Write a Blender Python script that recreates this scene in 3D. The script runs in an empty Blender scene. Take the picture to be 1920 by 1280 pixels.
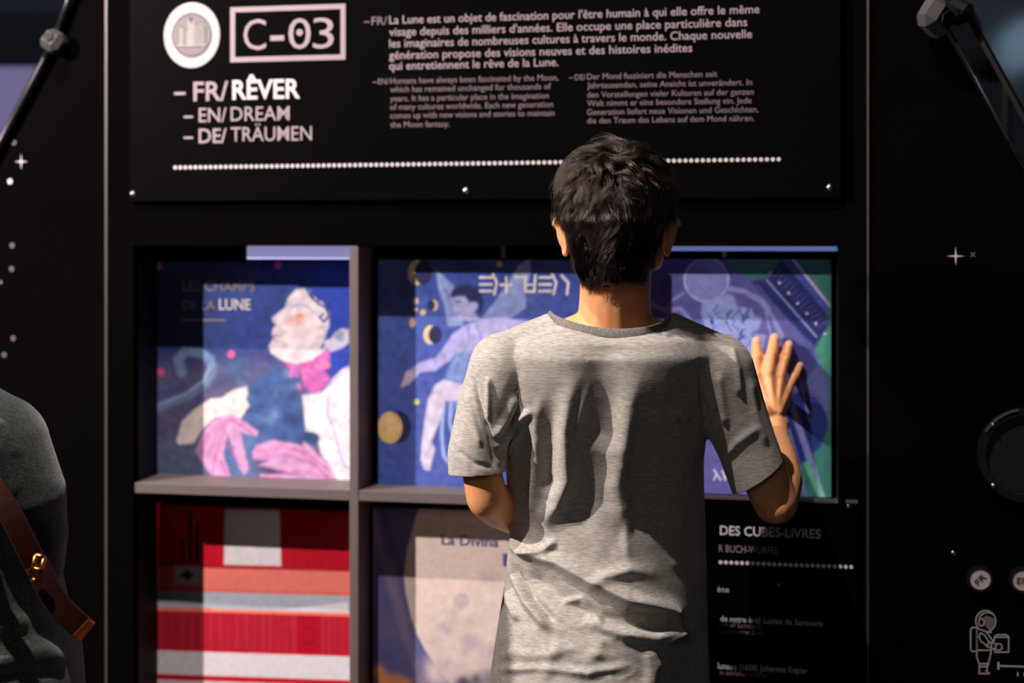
import bpy, bmesh, math, random
import numpy as np
from mathutils import Vector, Matrix, noise as mnoise

random.seed(7)
RNG = np.random.default_rng(11)
S = bpy.context.scene
COL = S.collection

# ------------------------------------------------------------------ camera
FPX = 1920 * 50.0 / 36.0           # focal length in pixels of the 1920x1280 frame
HZ = 450.0                         # row of the horizon
EYE = 1.47
cam_d = bpy.data.cameras.new('camera')
cam = bpy.data.objects.new('camera', cam_d)
COL.objects.link(cam)
cam.location = (0, 0, EYE)
cam.rotation_euler = (math.radians(90), 0, 0)
cam_d.lens = 50
cam_d.sensor_width = 36
cam_d.shift_y = -(640 - HZ) / 1920.0
cam_d.dof.use_dof = True
cam_d.dof.focus_distance = 2.09
cam_d.dof.aperture_fstop = 1.9
cam_d.clip_start = 0.05
S.camera = cam

# ------------------------------------------------------------------ world, lamps, exposure
world = bpy.data.worlds.new('world')
S.world = world
world.use_nodes = True
bg = world.node_tree.nodes['Background']
bg.inputs[0].default_value = (0.50, 0.56, 0.80, 1)
bg.inputs[1].default_value = 0.010
S.view_settings.view_transform = 'Standard'
S.view_settings.look = 'None'
S.view_settings.exposure = 0.0
S.view_settings.gamma = 1.0
S.view_settings.use_curve_mapping = False


def spot(name, loc, target, watts, color, radius, cone=70, blend=0.3):
    l = bpy.data.lights.new(name, 'SPOT')
    l.energy = watts
    l.color = color
    l.shadow_soft_size = radius
    l.spot_size = math.radians(cone)
    l.spot_blend = blend
    o = bpy.data.objects.new(name, l)
    COL.objects.link(o)
    o.location = loc
    d = Vector(target) - Vector(loc)
    o.rotation_euler = d.to_track_quat('-Z', 'Y').to_euler()
    return o


# lamps of the exhibition hall: one spot high above and behind, one low from the left
SPOT_B = spot('ceiling_spot', (-0.93, 1.14, 4.3), (0.1, 2.45, 1.2), 470, (1.0, 0.90, 0.83), 0.020, 58)
SPOT_A = spot('side_spot', (-1.99, 1.66, 2.33), (0.1, 2.45, 1.2), 330, (1.0, 0.90, 0.84), 0.014, 80)

# an added soft fill, unseen, that lifts the dark backs of the visitors
_al = bpy.data.lights.new('fill_lamp', 'AREA')
_al.energy = 13
_al.size = 1.6
_al.color = (1.0, 0.93, 0.86)
_ao = bpy.data.objects.new('fill_lamp', _al)
COL.objects.link(_ao)
_ao.location = (-1.2, -3.0, 3.2)
_ao.rotation_euler = (Vector((0.1, 2.3, 1.1)) - Vector(_ao.location)).to_track_quat('-Z', 'Y').to_euler()

# ------------------------------------------------------------------ pixel / plane helpers


def P(px, py, d):
    return Vector(((px - 960) / FPX * d, d, EYE + (HZ - py) / FPX * d))


def proj(V):
    V = np.asarray(V, dtype=float)
    d = V[:, 1]
    return 960 + V[:, 0] / d * FPX, HZ - (V[:, 2] - EYE) / d * FPX


class Plane:
    """A vertical panel plane: u along it, v up, n into the wall."""

    def __init__(self, origin, ang):
        self.o = Vector(origin)
        a = math.radians(ang)
        self.u = Vector((math.cos(a), -math.sin(a), 0))
        self.n = Vector((math.sin(a), math.cos(a), 0))
        m = Matrix.Identity(4)
        m.col[0][:3] = self.u
        m.col[1][:3] = self.n
        m.col[2][:3] = (0, 0, 1)
        m.col[3][:3] = self.o
        self.m = m

    def at(self, px, py, t=0.0):
        r = Vector(((px - 960) / FPX, 1.0, (HZ - py) / FPX))
        c = Vector((0, 0, EYE))
        p0 = self.o + self.n * t
        k = (p0 - c).dot(self.n) / r.dot(self.n)
        w = c + r * k - self.o
        return w.dot(self.u), w.z

    def world(self, u, v, t=0.0):
        return self.o + self.u * u + self.n * t + Vector((0, 0, v))


WALL = Plane((0, 2.5, EYE), 10.8)
_u, _v = WALL.at(200, HZ)
LEFT = Plane(WALL.world(_u, 0), 15.0)
_u, _v = WALL.at(1627, HZ)
RIGHT = Plane(WALL.world(_u, 0), 6.0)
FLOOR_V = -EYE

# ------------------------------------------------------------------ materials


def lin(c):
    c = np.asarray(c, dtype=float) / 255.0
    return np.where(c <= 0.04045, c / 12.92, ((c + 0.055) / 1.055) ** 2.4)


def mat(name, rgb, rough=0.5, metal=0.0, spec=0.5, noise=0.0, scale=40.0, bump=0.0, emit=0.0):
    m = bpy.data.materials.new(name)
    m.use_nodes = True
    nt = m.node_tree
    b = nt.nodes['Principled BSDF']
    c = tuple(lin(rgb)) + (1,)
    b.inputs['Base Color'].default_value = c
    b.inputs['Roughness'].default_value = rough
    b.inputs['Metallic'].default_value = metal
    b.inputs['Specular IOR Level'].default_value = spec
    if emit:
        b.inputs['Emission Color'].default_value = c
        b.inputs['Emission Strength'].default_value = emit
    if noise or bump:
        tc = nt.nodes.new('ShaderNodeTexCoord')
        n = nt.nodes.new('ShaderNodeTexNoise')
        n.inputs['Scale'].default_value = scale
        n.inputs['Detail'].default_value = 4
        nt.links.new(tc.outputs['Object'], n.inputs['Vector'])
        if noise:
            mx = nt.nodes.new('ShaderNodeMix')
            mx.data_type = 'RGBA'
            lo = tuple(x * (1 - noise) for x in c[:3]) + (1,)
            hi = tuple(min(1, x * (1 + noise)) for x in c[:3]) + (1,)
            mx.inputs[6].default_value = lo
            mx.inputs[7].default_value = hi
            nt.links.new(n.outputs['Fac'], mx.inputs[0])
            nt.links.new(mx.outputs[2], b.inputs['Base Color'])
        if bump:
            bp = nt.nodes.new('ShaderNodeBump')
            bp.inputs['Strength'].default_value = bump
            bp.inputs['Distance'].default_value = 0.002
            nt.links.new(n.outputs['Fac'], bp.inputs['Height'])
            nt.links.new(bp.outputs['Normal'], b.inputs['Normal'])
    return m


def attr_mat(name, rough=0.45, spec=0.3):
    m = bpy.data.materials.new(name)
    m.use_nodes = True
    nt = m.node_tree
    b = nt.nodes['Principled BSDF']
    a = nt.nodes.new('ShaderNodeVertexColor')
    a.layer_name = 'print'
    nt.links.new(a.outputs['Color'], b.inputs['Base Color'])
    b.inputs['Roughness'].default_value = rough
    b.inputs['Specular IOR Level'].default_value = spec
    return m


M = {}
M['black'] = mat('black_laminate', (7, 6, 6), 0.7, spec=0.0, noise=0.25, scale=6)
M['black_board'] = mat('black_acrylic', (7, 6, 6), 0.5, spec=0.012, noise=0.2, scale=5)
M['black_plastic'] = mat('black_plastic', (20, 20, 21), 0.4)
M['recess'] = mat('recess_navy', (9, 10, 17), 0.6, spec=0.2, noise=0.1)
M['rack'] = mat('grey_rack_paint', (104, 93, 92), 0.55, spec=0.3, noise=0.08, scale=30)
M['ink_white'] = mat('white_ink', (205, 194, 198), 0.6, noise=0.05, scale=200)
M['ink_pink'] = mat('rose_white_ink', (156, 136, 144), 0.6, noise=0.05, scale=200)
M['ink_dim'] = mat('muted_rose_ink', (122, 101, 109), 0.6, noise=0.05, scale=200)
M['ink_bright'] = mat('bright_ink', (240, 228, 234), 0.6, noise=0.05, scale=200)
M['badge_white'] = mat('badge_white', (178, 170, 172), 0.6, noise=0.04)
M['badge_grey'] = mat('badge_grey', (122, 109, 111), 0.6, noise=0.04)
M['badge_dark'] = mat('badge_line', (64, 56, 58), 0.6, noise=0.04)
M['trim'] = mat('edge_aluminium', (84, 76, 75), 0.45, metal=0.3, noise=0.1)
M['steel'] = mat('polished_steel', (205, 198, 196), 0.22, metal=1.0, noise=0.05)
M['alu'] = mat('anodised_aluminium', (44, 42, 44), 0.35, metal=0.6, noise=0.08)
M['node'] = mat('grey_node_plastic', (62, 58, 60), 0.5, noise=0.1)
M['rail'] = mat('rail_steel', (220, 205, 205), 0.3, metal=0.9, noise=0.05)
M['print'] = attr_mat('printed_cover')
M['cube_side'] = mat('cube_side_blue', (20, 26, 60), 0.5, noise=0.1)
M['cube_side_red'] = mat('cube_side_red', (90, 10, 20), 0.5, noise=0.1)
M['cap'] = mat('button_cap', (205, 190, 188), 0.35, noise=0.05)
M['dark_ink'] = mat('dark_ink', (30, 26, 28), 0.6, noise=0.05)
M['grille'] = mat('grille_black', (14, 13, 13), 0.6, noise=0.2, scale=300, bump=0.6)
M['strap'] = mat('brown_leather', (52, 17, 10), 0.65, spec=0.2, noise=0.25, scale=60, bump=0.3)
M['strap_edge'] = mat('tan_leather_stitch', (150, 62, 26), 0.5, noise=0.15, scale=90)
M['brass'] = mat('brass', (200, 130, 70), 0.25, metal=1.0, noise=0.05)
M['gap_glow'] = mat('lavender_gap_glow', (160, 160, 215), 0.6, emit=0.62, noise=0.02)
M['screen_lav'] = mat('lit_lavender_screen', (116, 108, 150), 0.6, emit=0.85)
M['floor'] = mat('dark_carpet', (26, 25, 28), 0.9, noise=0.3, scale=150, bump=0.4)
M['denim'] = mat('dark_denim', (38, 42, 58), 0.85, noise=0.25, scale=300, bump=0.3)
M['rubber'] = mat('dark_rubber', (26, 25, 26), 0.7, noise=0.1)
M['eye'] = mat('eye_white', (215, 205, 200), 0.2, noise=0.03)

# ------------------------------------------------------------------ object helpers


def tag(o, label=None, cat=None, group=None, kind=None):
    if label:
        o['label'] = label
    if cat:
        o['category'] = cat
    if group:
        o['group'] = group
    if kind:
        o['kind'] = kind
    return o


def empty(name, plane=None, u=0, v=0, t=0, loc=None):
    o = bpy.data.objects.new(name, None)
    COL.objects.link(o)
    o.empty_display_size = 0.05
    if plane is not None:
        o.matrix_world = plane.m @ Matrix.Translation((u, t, v))
    elif loc is not None:
        o.location = loc
    return o


def obj(name, bm, material, parent=None, matrix=None, smooth=False):
    """Link a bmesh as one mesh object; matrix is the local (or world) matrix."""
    me = bpy.data.meshes.new(name)
    bm.normal_update()
    bm.to_mesh(me)
    bm.free()
    mats = material if isinstance(material, (list, tuple)) else [material]
    for m in mats:
        me.materials.append(m)
    if smooth:
        me.shade_smooth()
    o = bpy.data.objects.new(name, me)
    COL.objects.link(o)
    if parent is not None:
        o.parent = parent
    if matrix is not None:
        o.matrix_local = matrix
    return o


def obj_np(name, V, F, material, parent=None, smooth=True):
    me = bpy.data.meshes.new(name)
    me.from_pydata([tuple(v) for v in V], [], [tuple(f) for f in F])
    me.materials.append(material)
    if smooth:
        me.shade_smooth()
    me.update()
    o = bpy.data.objects.new(name, me)
    COL.objects.link(o)
    if parent is not None:
        o.parent = parent
    return o


def box(bm, x0, x1, y0, y1, z0, z1, bevel=0.0, mi=0):
    vs = [bm.verts.new((x, y, z)) for x in (x0, x1) for y in (y0, y1) for z in (z0, z1)]
    idx = [(0, 1, 3, 2), (4, 6, 7, 5), (0, 4, 5, 1), (2, 3, 7, 6), (0, 2, 6, 4), (1, 5, 7, 3)]
    fs = [bm.faces.new([vs[i] for i in f]) for f in idx]
    for f in fs:
        f.material_index = mi
    bmesh.ops.recalc_face_normals(bm, faces=fs)
    if bevel > 0:
        es = list({e for f in fs for e in f.edges})
        bmesh.ops.bevel(bm, geom=es, offset=bevel, segments=2, affect='EDGES', profile=0.5)


def prism(bm, pts, y0, y1, mi=0):
    """Extrude a polygon given in (u, v) between depths y0 and y1."""
    a = [bm.verts.new((p[0], y0, p[1])) for p in pts]
    b = [bm.verts.new((p[0], y1, p[1])) for p in pts]
    n = len(pts)
    fs = [bm.faces.new(a), bm.faces.new(b[::-1])]
    for i in range(n):
        fs.append(bm.faces.new((a[i], b[i], b[(i + 1) % n], a[(i + 1) % n])))
    for f in fs:
        f.material_index = mi
    bmesh.ops.recalc_face_normals(bm, faces=fs)


def disc(bm, u, v, r, y0, y1, n=32, rv=None, mi=0):
    rv = rv or r
    prism(bm, [(u + r * math.cos(2 * math.pi * i / n), v + rv * math.sin(2 * math.pi * i / n)) for i in range(n)], y0, y1, mi)


def ring(bm, u, v, r0, r1, y0, y1, n=48, a0=0, a1=2 * math.pi, mi=0):
    full = abs(a1 - a0 - 2 * math.pi) < 1e-6
    k = n if full else n + 1
    A = []
    for i in range(k):
        a = a0 + (a1 - a0) * i / n
        c, s = math.cos(a), math.sin(a)
        A.append([bm.verts.new((u + r * c, y, v + r * s)) for r, y in ((r0, y0), (r1, y0), (r1, y1), (r0, y1))])
    fs = []
    for i in range(n):
        p, q = A[i], A[(i + 1) % k]
        for j in range(4):
            fs.append(bm.faces.new((p[j], p[(j + 1) % 4], q[(j + 1) % 4], q[j])))
    if not full:
        fs.append(bm.faces.new(A[0]))
        fs.append(bm.faces.new(A[-1][::-1]))
    for f in fs:
        f.material_index = mi
    bmesh.ops.recalc_face_normals(bm, faces=fs)


def strip(bm, pts, w, y0, y1, closed=False):
    """Line of width w through (u, v) points, extruded between depths: drawn ink lines."""
    n = len(pts)
    rng = range(n if closed else n - 1)
    for i in rng:
        p = Vector((pts[i][0], pts[i][1]))
        q = Vector((pts[(i + 1) % n][0], pts[(i + 1) % n][1]))
        d = q - p
        if d.length < 1e-7:
            continue
        d.normalize()
        k = Vector((-d.y, d.x)) * w * 0.5
        e = d * w * 0.25
        prism(bm, [tuple(p - e + k), tuple(p - e - k), tuple(q + e - k), tuple(q + e + k)], y0, y1)


def tube_bm(bm, p, q, r, n=20, r2=None):
    p, q = Vector(p), Vector(q)
    d = (q - p)
    m = d.to_track_quat('Z', 'Y').to_matrix().to_4x4()
    m.translation = (p + q) / 2
    bmesh.ops.create_cone(bm, cap_ends=True, segments=n, radius1=r, radius2=r if r2 is None else r2, depth=d.length, matrix=m)


INK = 0.0006


def text_bm(bm, s, u0, u1, v, cap, y=-0.002, bold=0.0, rot=0.0, center=None, up=False):
    """Lettering: baseline from (u0, v) to u1, capital height cap, raised INK thick."""
    c = bpy.data.curves.new('lettering', 'FONT')
    c.body = s
    c.size = 1.0
    c.offset = bold
    c.resolution_u = 3
    o = bpy.data.objects.new('lettering', c)
    COL.objects.link(o)
    dg = bpy.context.evaluated_depsgraph_get()
    me = bpy.data.meshes.new_from_object(o.evaluated_get(dg))
    n = len(me.vertices)
    co = np.empty(n * 3)
    me.vertices.foreach_get('co', co)
    co = co.reshape(-1, 3)
    x0, x1 = co[:, 0].min(), co[:, 0].max()
    sx = (u1 - u0) / (x1 - x0)
    sy = cap / 0.729
    X = (co[:, 0] - x0) * sx
    Z = co[:, 1] * sy
    if center is not None:
        X -= (u1 - u0) / 2
        Z -= cap / 2
        cs, sn = math.cos(rot), math.sin(rot)
        X, Z = X * cs - Z * sn + center[0], X * sn + Z * cs + center[1]
    else:
        X = X + u0
        Z = Z + v
    vs = [bm.verts.new((X[i], y, Z[i])) for i in range(n)]
    fs = []
    for p in me.polygons:
        try:
            fs.append(bm.faces.new([vs[i] for i in p.vertices]))
        except ValueError:
            pass
    bmesh.ops.recalc_face_normals(bm, faces=fs)
    for f in fs:
        f.normal_update()
        if f.normal.y > 0:
            f.normal_flip()
    r = bmesh.ops.extrude_face_region(bm, geom=fs)
    nv = [g for g in r['geom'] if isinstance(g, bmesh.types.BMVert)]
    for vv in nv:
        vv.co.y -= INK
    bpy.data.objects.remove(o)
    bpy.data.curves.remove(c)
    bpy.data.meshes.remove(me)


def text_px(bm, pl, s, x0, x1, yb, cap_px, t=0.0, lift=0.0, bold=0.0):
    u0, v0 = pl.at(x0, yb, t)
    u1, _ = pl.at(x1, yb, t)
    _, vt = pl.at(x0, yb - cap_px, t)
    text_bm(bm, s, u0, u1, v0, vt - v0, y=t - lift, bold=bold)


def screw(parent, u, v, y, r=0.0055):
    bm = bmesh.new()
    disc(bm, u, v, r, y - 0.0015, y, 18)
    bmesh.ops.create_uvsphere(bm, u_segments=18, v_segments=8, radius=r * 0.85,
                              matrix=Matrix.Translation((u, y - 0.0015, v)) @ Matrix.Diagonal((1, 0.55, 1, 1)))
    o = obj('screw', bm, M['steel'], parent, smooth=True)
    bm = bmesh.new()
    ring(bm, u, v, 0, r * 0.35, y - 0.0049, y - 0.0035, 6)
    obj('hex_socket', bm, M['dark_ink'], o)
    return o


# ------------------------------------------------------------------ the setting
bm = bmesh.new()
box(bm, -4, 4, -1.5, 6.5, -0.05, 0)
tag(obj('floor', bm, M['floor']), kind='structure')

U = lambda px, py=HZ, t=0.0: WALL.at(px, py, t)[0]
Vv = lambda py, px=960, t=0.0: WALL.at(px, py, t)[1]

uL, uR = U(200), U(1627)
oL, oR = U(250), U(1572)
oT = Vv(460, 250)
oB = Vv(1402, 250)
V_TOP = 1.1
bm = bmesh.new()
box(bm, uL, oL, 0, 0.02, FLOOR_V, V_TOP)
box(bm, oR, uR, 0, 0.02, FLOOR_V, V_TOP)
box(bm, oL, oR, 0, 0.02, oT, V_TOP)
box(bm, oL, oR, 0, 0.02, FLOOR_V, oB)
wall_c = obj('wall_back', bm, M['black'], matrix=WALL.m)
tag(wall_c, kind='structure')

# folded side walls with a sloping upper edge
lp = [LEFT.at(200, -90), LEFT.at(186, -90), LEFT.at(-220, 690)]
lp = [(0, V_TOP), lp[1], lp[2], (lp[2][0], FLOOR_V), (0, FLOOR_V)]
lp[0] = (0, lp[1][1])
bm = bmesh.new()
prism(bm, lp, 0, 0.02)
wall_l = tag(obj('wall_left', bm, M['black'], matrix=LEFT.m), kind='structure')
rp1, rp2 = RIGHT.at(1690, -85), RIGHT.at(2160, 742)
bm = bmesh.new()
prism(bm, [(0, FLOOR_V), (rp2[0], FLOOR_V), rp2, rp1, (0, rp1[1])], 0, 0.02)
wall_r = tag(obj('wall_right', bm, M['black'], matrix=RIGHT.m), kind='structure')

# slim metal trims on the two folds
bm = bmesh.new()
box(bm, uL - 0.002, uL + 0.0022, -0.003, 0.0, FLOOR_V, V_TOP)
tag(obj('trim_1', bm, M['trim'], matrix=WALL.m), kind='structure')
bm = bmesh.new()
box(bm, uR - 0.0015, uR + 0.0017, -0.003, 0.0, FLOOR_V, V_TOP)
tag(obj('trim_2', bm, M['trim'], matrix=WALL.m), kind='structure')


# stars printed on the side walls
def star4(bm, u, v, r, w):
    pts = []
    for i in range(8):
        a = math.pi / 2 + i * math.pi / 4
        rr = r if i % 2 == 0 else w
        pts.append((u + rr * math.cos(a), v + rr * math.sin(a)))
    prism(bm, pts, -0.0008, 0)


def star_at(pl, wall, px, py, rpx, kind):
    u, v = pl.at(px, py)
    s = rpx / FPX * 2.5
    bm = bmesh.new()
    if kind == 'star':
        star4(bm, u, v, s, s * 0.13)
    elif kind == 'ring':
        ring(bm, u, v, s * 0.55, s, -0.0008, 0, 20)
    elif kind == 'cross':
        strip(bm, [(u - s, v - s), (u + s, v + s)], s * 0.35, -0.0008, 0)
        strip(bm, [(u - s, v + s), (u + s, v - s)], s * 0.35, -0.0008, 0)
    else:
        disc(bm, u, v, s, -0.0008, 0, 16)
    obj({'star': 'star', 'ring': 'star_ring', 'cross': 'star_cross', 'dot': 'star_dot'}[kind], bm,
        M['ink_white'] if (kind == 'star' or py in (340,)) else M['ink_dim'], wall)


star_at(LEFT, wall_l, 40, 303, 15, 'star')
star_at(LEFT, wall_l, 19, 340, 5.5, 'dot')
for px, py, k in ((26, 267, 'ring'), (23, 460, 'ring'), (22, 504, 'ring'), (2, 529, 'star'), (25, 634, 'ring'), (8, 665, 'ring')):
    star_at(LEFT, wall_l, px, py, 5, k)
star_at(RIGHT, wall_r, 1792, 480, 15.5, 'star')
star_at(RIGHT, wall_r, 1824, 477, 3.6, 'cross')

# ------------------------------------------------------------------ dome frame: tubes, nodes, far panels


def tube_thing(name, p, q, r, label, cat):
    bm = bmesh.new()
    tube_bm(bm, p, q, r)
    o = obj(name, bm, M['alu'], smooth=False)
    for f in o.data.polygons:
        f.use_smooth = len(f.vertices) == 4
    tag(o, label, cat, 'tubes of the dome frame')
    return o


def node_thing(c, axis, R, h, label):
    q = Vector(axis).to_track_quat('Z', 'Y').to_matrix().to_4x4()
    q.translation = c
    bm = bmesh.new()
    bmesh.ops.create_cube(bm, size=1.0, matrix=q @ Matrix.Rotation(0.5, 4, 'Z') @ Matrix.Diagonal((R * 1.9, R * 1.7, h, 1)))
    bmesh.ops.bevel(bm, geom=list(bm.edges), offset=R * 0.42, segments=1, affect='EDGES')
    bmesh.ops.recalc_face_normals(bm, faces=bm.faces)
    r = obj('frame_node', bm, M['node'])
    tag(r, label, 'connector', 'connector nodes of the dome frame')
    bm = bmesh.new()
    a = Vector(axis).normalized()
    tube_bm(bm, Vector(c) - a * (h / 2 + 0.004), Vector(c) - a * h / 2, R * 0.42, 6)
    obj('bolt', bm, M['alu'], r)
    return r


def LW(pl, px, py, t):
    return pl.world(*pl.at(px, py, t), t)


tube_thing('frame_tube', LW(LEFT, 152, -62, -0.012), LW(LEFT, 104, 70, -0.012), 0.0065,
           'short grey metal tube above the connector at the upper left corner', 'tube')
tube_thing('frame_tube', LW(LEFT, 96, 86, -0.012), LW(LEFT, -150, 552, -0.012), 0.0065,
           'long grey metal tube sloping down along the edge of the left black panel', 'tube')
node_thing(LW(LEFT, 101, 78, -0.02), (0.25, 0.95, -0.35), 0.024, 0.034, 'grey faceted connector node on the left sloping tube')
# right side
tube_thing('frame_tube', LW(RIGHT, 1772, 40, -0.006), LW(RIGHT, 2000, 462, -0.006), 0.0018,
           'thin dark rod along the sloping edge of the right black panel', 'rod')
tube_thing('frame_tube', LW(RIGHT, 1696, -84, -0.006), LW(RIGHT, 1752, 20, -0.006), 0.003,
           'short rod above the connector at the upper right', 'rod')
node_thing(LW(RIGHT, 1757, 32, -0.03), (-0.45, 0.85, 0.25), 0.034, 0.046, 'grey faceted connector node on the right sloping edge')
node_thing(LW(RIGHT, 1797, 22, -0.012), (0.5, 0.8, 0.2), 0.022, 0.05, 'black round connector joint beside the right grey node')
bpy.data.objects['frame_node.002'].data.materials[0] = M['black_plastic']

# glossy side panel with its rim, folded away to the right of the sloping edge
GP = [(RIGHT, 1800, -60), (RIGHT, 1772, 20), (RIGHT, 1960, 372), (RIGHT, 2180, 372), (RIGHT, 2100, -60)]
g0, g1, g2 = LW(RIGHT, 1806, 20, 0.0), LW(RIGHT, 1985, 345, 0.0), LW(RIGHT, 1985, -120, 0.22)
g3 = LW(RIGHT, 1735, -120, 0.0)
M['gloss'] = mat('blue_black_glass', (150, 168, 190), 0.14, spec=0.3, noise=0.2, scale=3)
M['gloss'].node_tree.nodes['Principled BSDF'].inputs['Transmission Weight'].default_value = 0.9


def slab(name, pts, th, m):
    a, b, c = pts[0], pts[1], pts[2]
    nrm = (b - a).cross(c - a).normalized() * th
    bm = bmesh.new()
    A = [bm.verts.new(p) for p in pts]
    B = [bm.verts.new(p + nrm) for p in pts]
    n = len(pts)
    fs = [bm.faces.new(A), bm.faces.new(B[::-1])]
    for i in range(n):
        fs.append(bm.faces.new((A[i], B[i], B[(i + 1) % n], A[(i + 1) % n])))
    bmesh.ops.recalc_face_normals(bm, faces=fs)
    return obj(name, bm, m)


gl = slab('gloss_panel', [g0, g1, g2, g3], 0.006, M['gloss'])
tag(gl, 'glossy blue black panel with a pale reflection at the upper right corner', 'panel')
bm = bmesh.new()
tube_bm(bm, g0 + Vector((0, -0.012, 0)), g1 + Vector((0, -0.012, 0)), 0.006, 4)
obj('rim', bm, M['black_plastic'], gl)
bm = bmesh.new()
k0 = g0.lerp(g2, 0.62) + Vector((0.0, -0.02, -0.03))
bmesh.ops.create_uvsphere(bm, u_segments=20, v_segments=12, radius=0.02, matrix=Matrix.Translation(k0) @ Matrix.Rotation(0.5, 4, 'Y') @ Matrix.Diagonal((0.7, 0.6, 1.2, 1)))
obj('handle', bm, M['black_plastic'], gl, smooth=True)

# an added lamp behind the tinted glass, imitating its pale reflection
lc = P(1905, 88, 3.3)
lampo = empty('reflection_lamp', loc=lc)
tag(lampo, 'added glowing lamp behind the tinted panel, imitating its pale reflection at the upper right', 'lamp')
bm = bmesh.new()
bmesh.ops.create_cone(bm, cap_ends=True, segments=24, radius1=0.07, radius2=0.045, depth=0.12, matrix=Matrix.Translation((0, 0.066, 0)) @ Matrix.Rotation(math.radians(90), 4, 'X'))
obj('housing', bm, M['black_plastic'], lampo)
M['reflection_glow'] = mat('reflection_glow', (150, 170, 176), 0.5, emit=1.1)
bm = bmesh.new()
bmesh.ops.create_uvsphere(bm, u_segments=24, v_segments=12, radius=0.06, matrix=Matrix.Rotation(0.5, 4, 'Y') @ Matrix.Diagonal((0.8, 0.15, 1.15, 1)))
obj('glow_face', bm, M['reflection_glow'], lampo, smooth=True)
bm = bmesh.new()
tube_bm(bm, (0, 0.07, -lc.z), (0, 0.07, 0), 0.012)
tube_bm(bm, (0, 0.07, -lc.z), (0, 0.07, -lc.z + 0.02), 0.16)
obj('stand', bm, M['black_plastic'], lampo)

# lit screens of the hall, far behind the left edge
def screen(pts_px, d, m, label):
    bm = bmesh.new()
    A = [P(x, y, d) for x, y in pts_px]
    B = [p + Vector((0, 0.04, 0)) for p in A]
    va, vb = [bm.verts.new(p) for p in A], [bm.verts.new(p) for p in B]
    fs = [bm.faces.new(va), bm.faces.new(vb[::-1])]
    for i in range(4):
        fs.append(bm.faces.new((va[i], vb[i], vb[(i + 1) % 4], va[(i + 1) % 4])))
    bmesh.ops.recalc_face_normals(bm, faces=fs)
    r = obj('projection_screen', bm, m)
    tag(r, label, 'screen')
    bm = bmesh.new()
    cx = sum((p.x for p in A)) / 4 - (0.35 if d > 4.8 else 0)
    zb = min(p.z for p in A)
    tube_bm(bm, (cx, d + 0.02, 0), (cx, d + 0.02, zb), 0.02)
    tube_bm(bm, (cx, d + 0.02, 0), (cx, d + 0.02, 0.03), 0.25)
    obj('stand', bm, M['black_plastic'], r)
    return r


screen([(-260, 125), (150, 125), (150, 560), (-260, 560)], 4.6, M['screen_lav'], 'lit lavender screen far behind the left sloping tube')
M['screen_blue'] = mat('dim_blue_screen', (34, 38, 52), 0.6, emit=0.5)
screen([(-260, -90), (170, -90), (170, 22), (-260, 22)], 5.0, M['screen_blue'], 'dim blue screen at the top left corner behind the tube')

# ------------------------------------------------------------------ the upper information panel
PT = 0.012                                   # board stands this proud of the wall
panel = empty('information_panel', WALL, 0, 0, 0)
tag(panel, 'large black information panel with white text under the title C-03', 'panel')
bm = bmesh.new()
x0, _ = WALL.at(243, 375, -PT)
x1, _ = WALL.at(1576, 365, -PT)
_, vb = WALL.at(243, 378, -PT)
box(bm, x0, x1, -PT, 0, vb, 1.0, bevel=0.0015)
obj('board', bm, M['black_board'], panel)
LF = 0.0003


def letter(parent, lines, m, pl=WALL, t=-PT, name='lettering'):
    bm = bmesh.new()
    for s, a, b, yb, cap, bold in lines:
        text_px(bm, pl, s, a, b, yb, cap, t=t, lift=LF, bold=bold)
    return obj(name, bm, m, parent)


letter(panel, [('RÊVER', 436, 563, 186, 37, 0.022)], M['ink_white'], name='title')
letter(panel, [('–', 327, 348, 188, 36, 0.02), ('FR/', 363, 428, 189, 37, 0.014)], M['ink_pink'], name='title')
letter(panel, [('–', 345, 362, 229, 28, 0.02), ('EN/', 373, 425, 229, 28, 0.006), ('DREAM', 433, 543, 227, 28, 0.003),
               ('–', 345, 362, 268, 28, 0.02), ('DE/', 373, 425, 268, 28, 0.012), ('TRÄUMEN', 433, 585, 265, 28, 0.003)], M['ink_pink'], name='title')
letter(panel, [
    ("La Lune est un objet de fascination pour l'être humain à qui elle offre le même", 730, 1424, 45, 16, 0.006),
    ("visage depuis des milliers d'années. Elle occupe une place particulière dans", 730, 1401, 67.5, 16, 0.006),
    ("les imaginaires de nombreuses cultures à travers le monde. Chaque nouvelle", 730, 1410, 89, 16, 0.006),
    ("génération propose des visions neuves et des histoires inédites", 730, 1298, 111, 16, 0.006),
    ("qui entretiennent le rêve de la Lune.", 730, 1047, 131, 16, 0.006)], M['ink_pink'], name='french_text')
letter(panel, [('–', 683, 693, 47, 16, 0.01), ('FR/', 697, 726, 47, 16, 0.0)], M['ink_dim'], name='french_text')
letter(panel, [
    ("Humans have always been fascinated by the Moon,", 732, 1047, 157, 11.5, 0.0),
    ("which has remained unchanged for thousands of", 732, 1033, 173, 11.5, 0.0),
    ("years. It has a particular place in the imagination", 732, 1029, 190, 11.5, 0.0),
    ("of many cultures worldwide. Each new generation", 732, 1037, 206, 11.5, 0.0),
    ("comes up with new visions and stories to maintain", 732, 1040, 222, 11.5, 0.0),
    ("the Moon fantasy.", 732, 843, 239, 11.5, 0.0),
    ('–', 699, 707, 158, 11, 0.01), ('EN/', 709, 729, 158, 11, 0.0)], M['ink_dim'], name='english_text')
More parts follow.
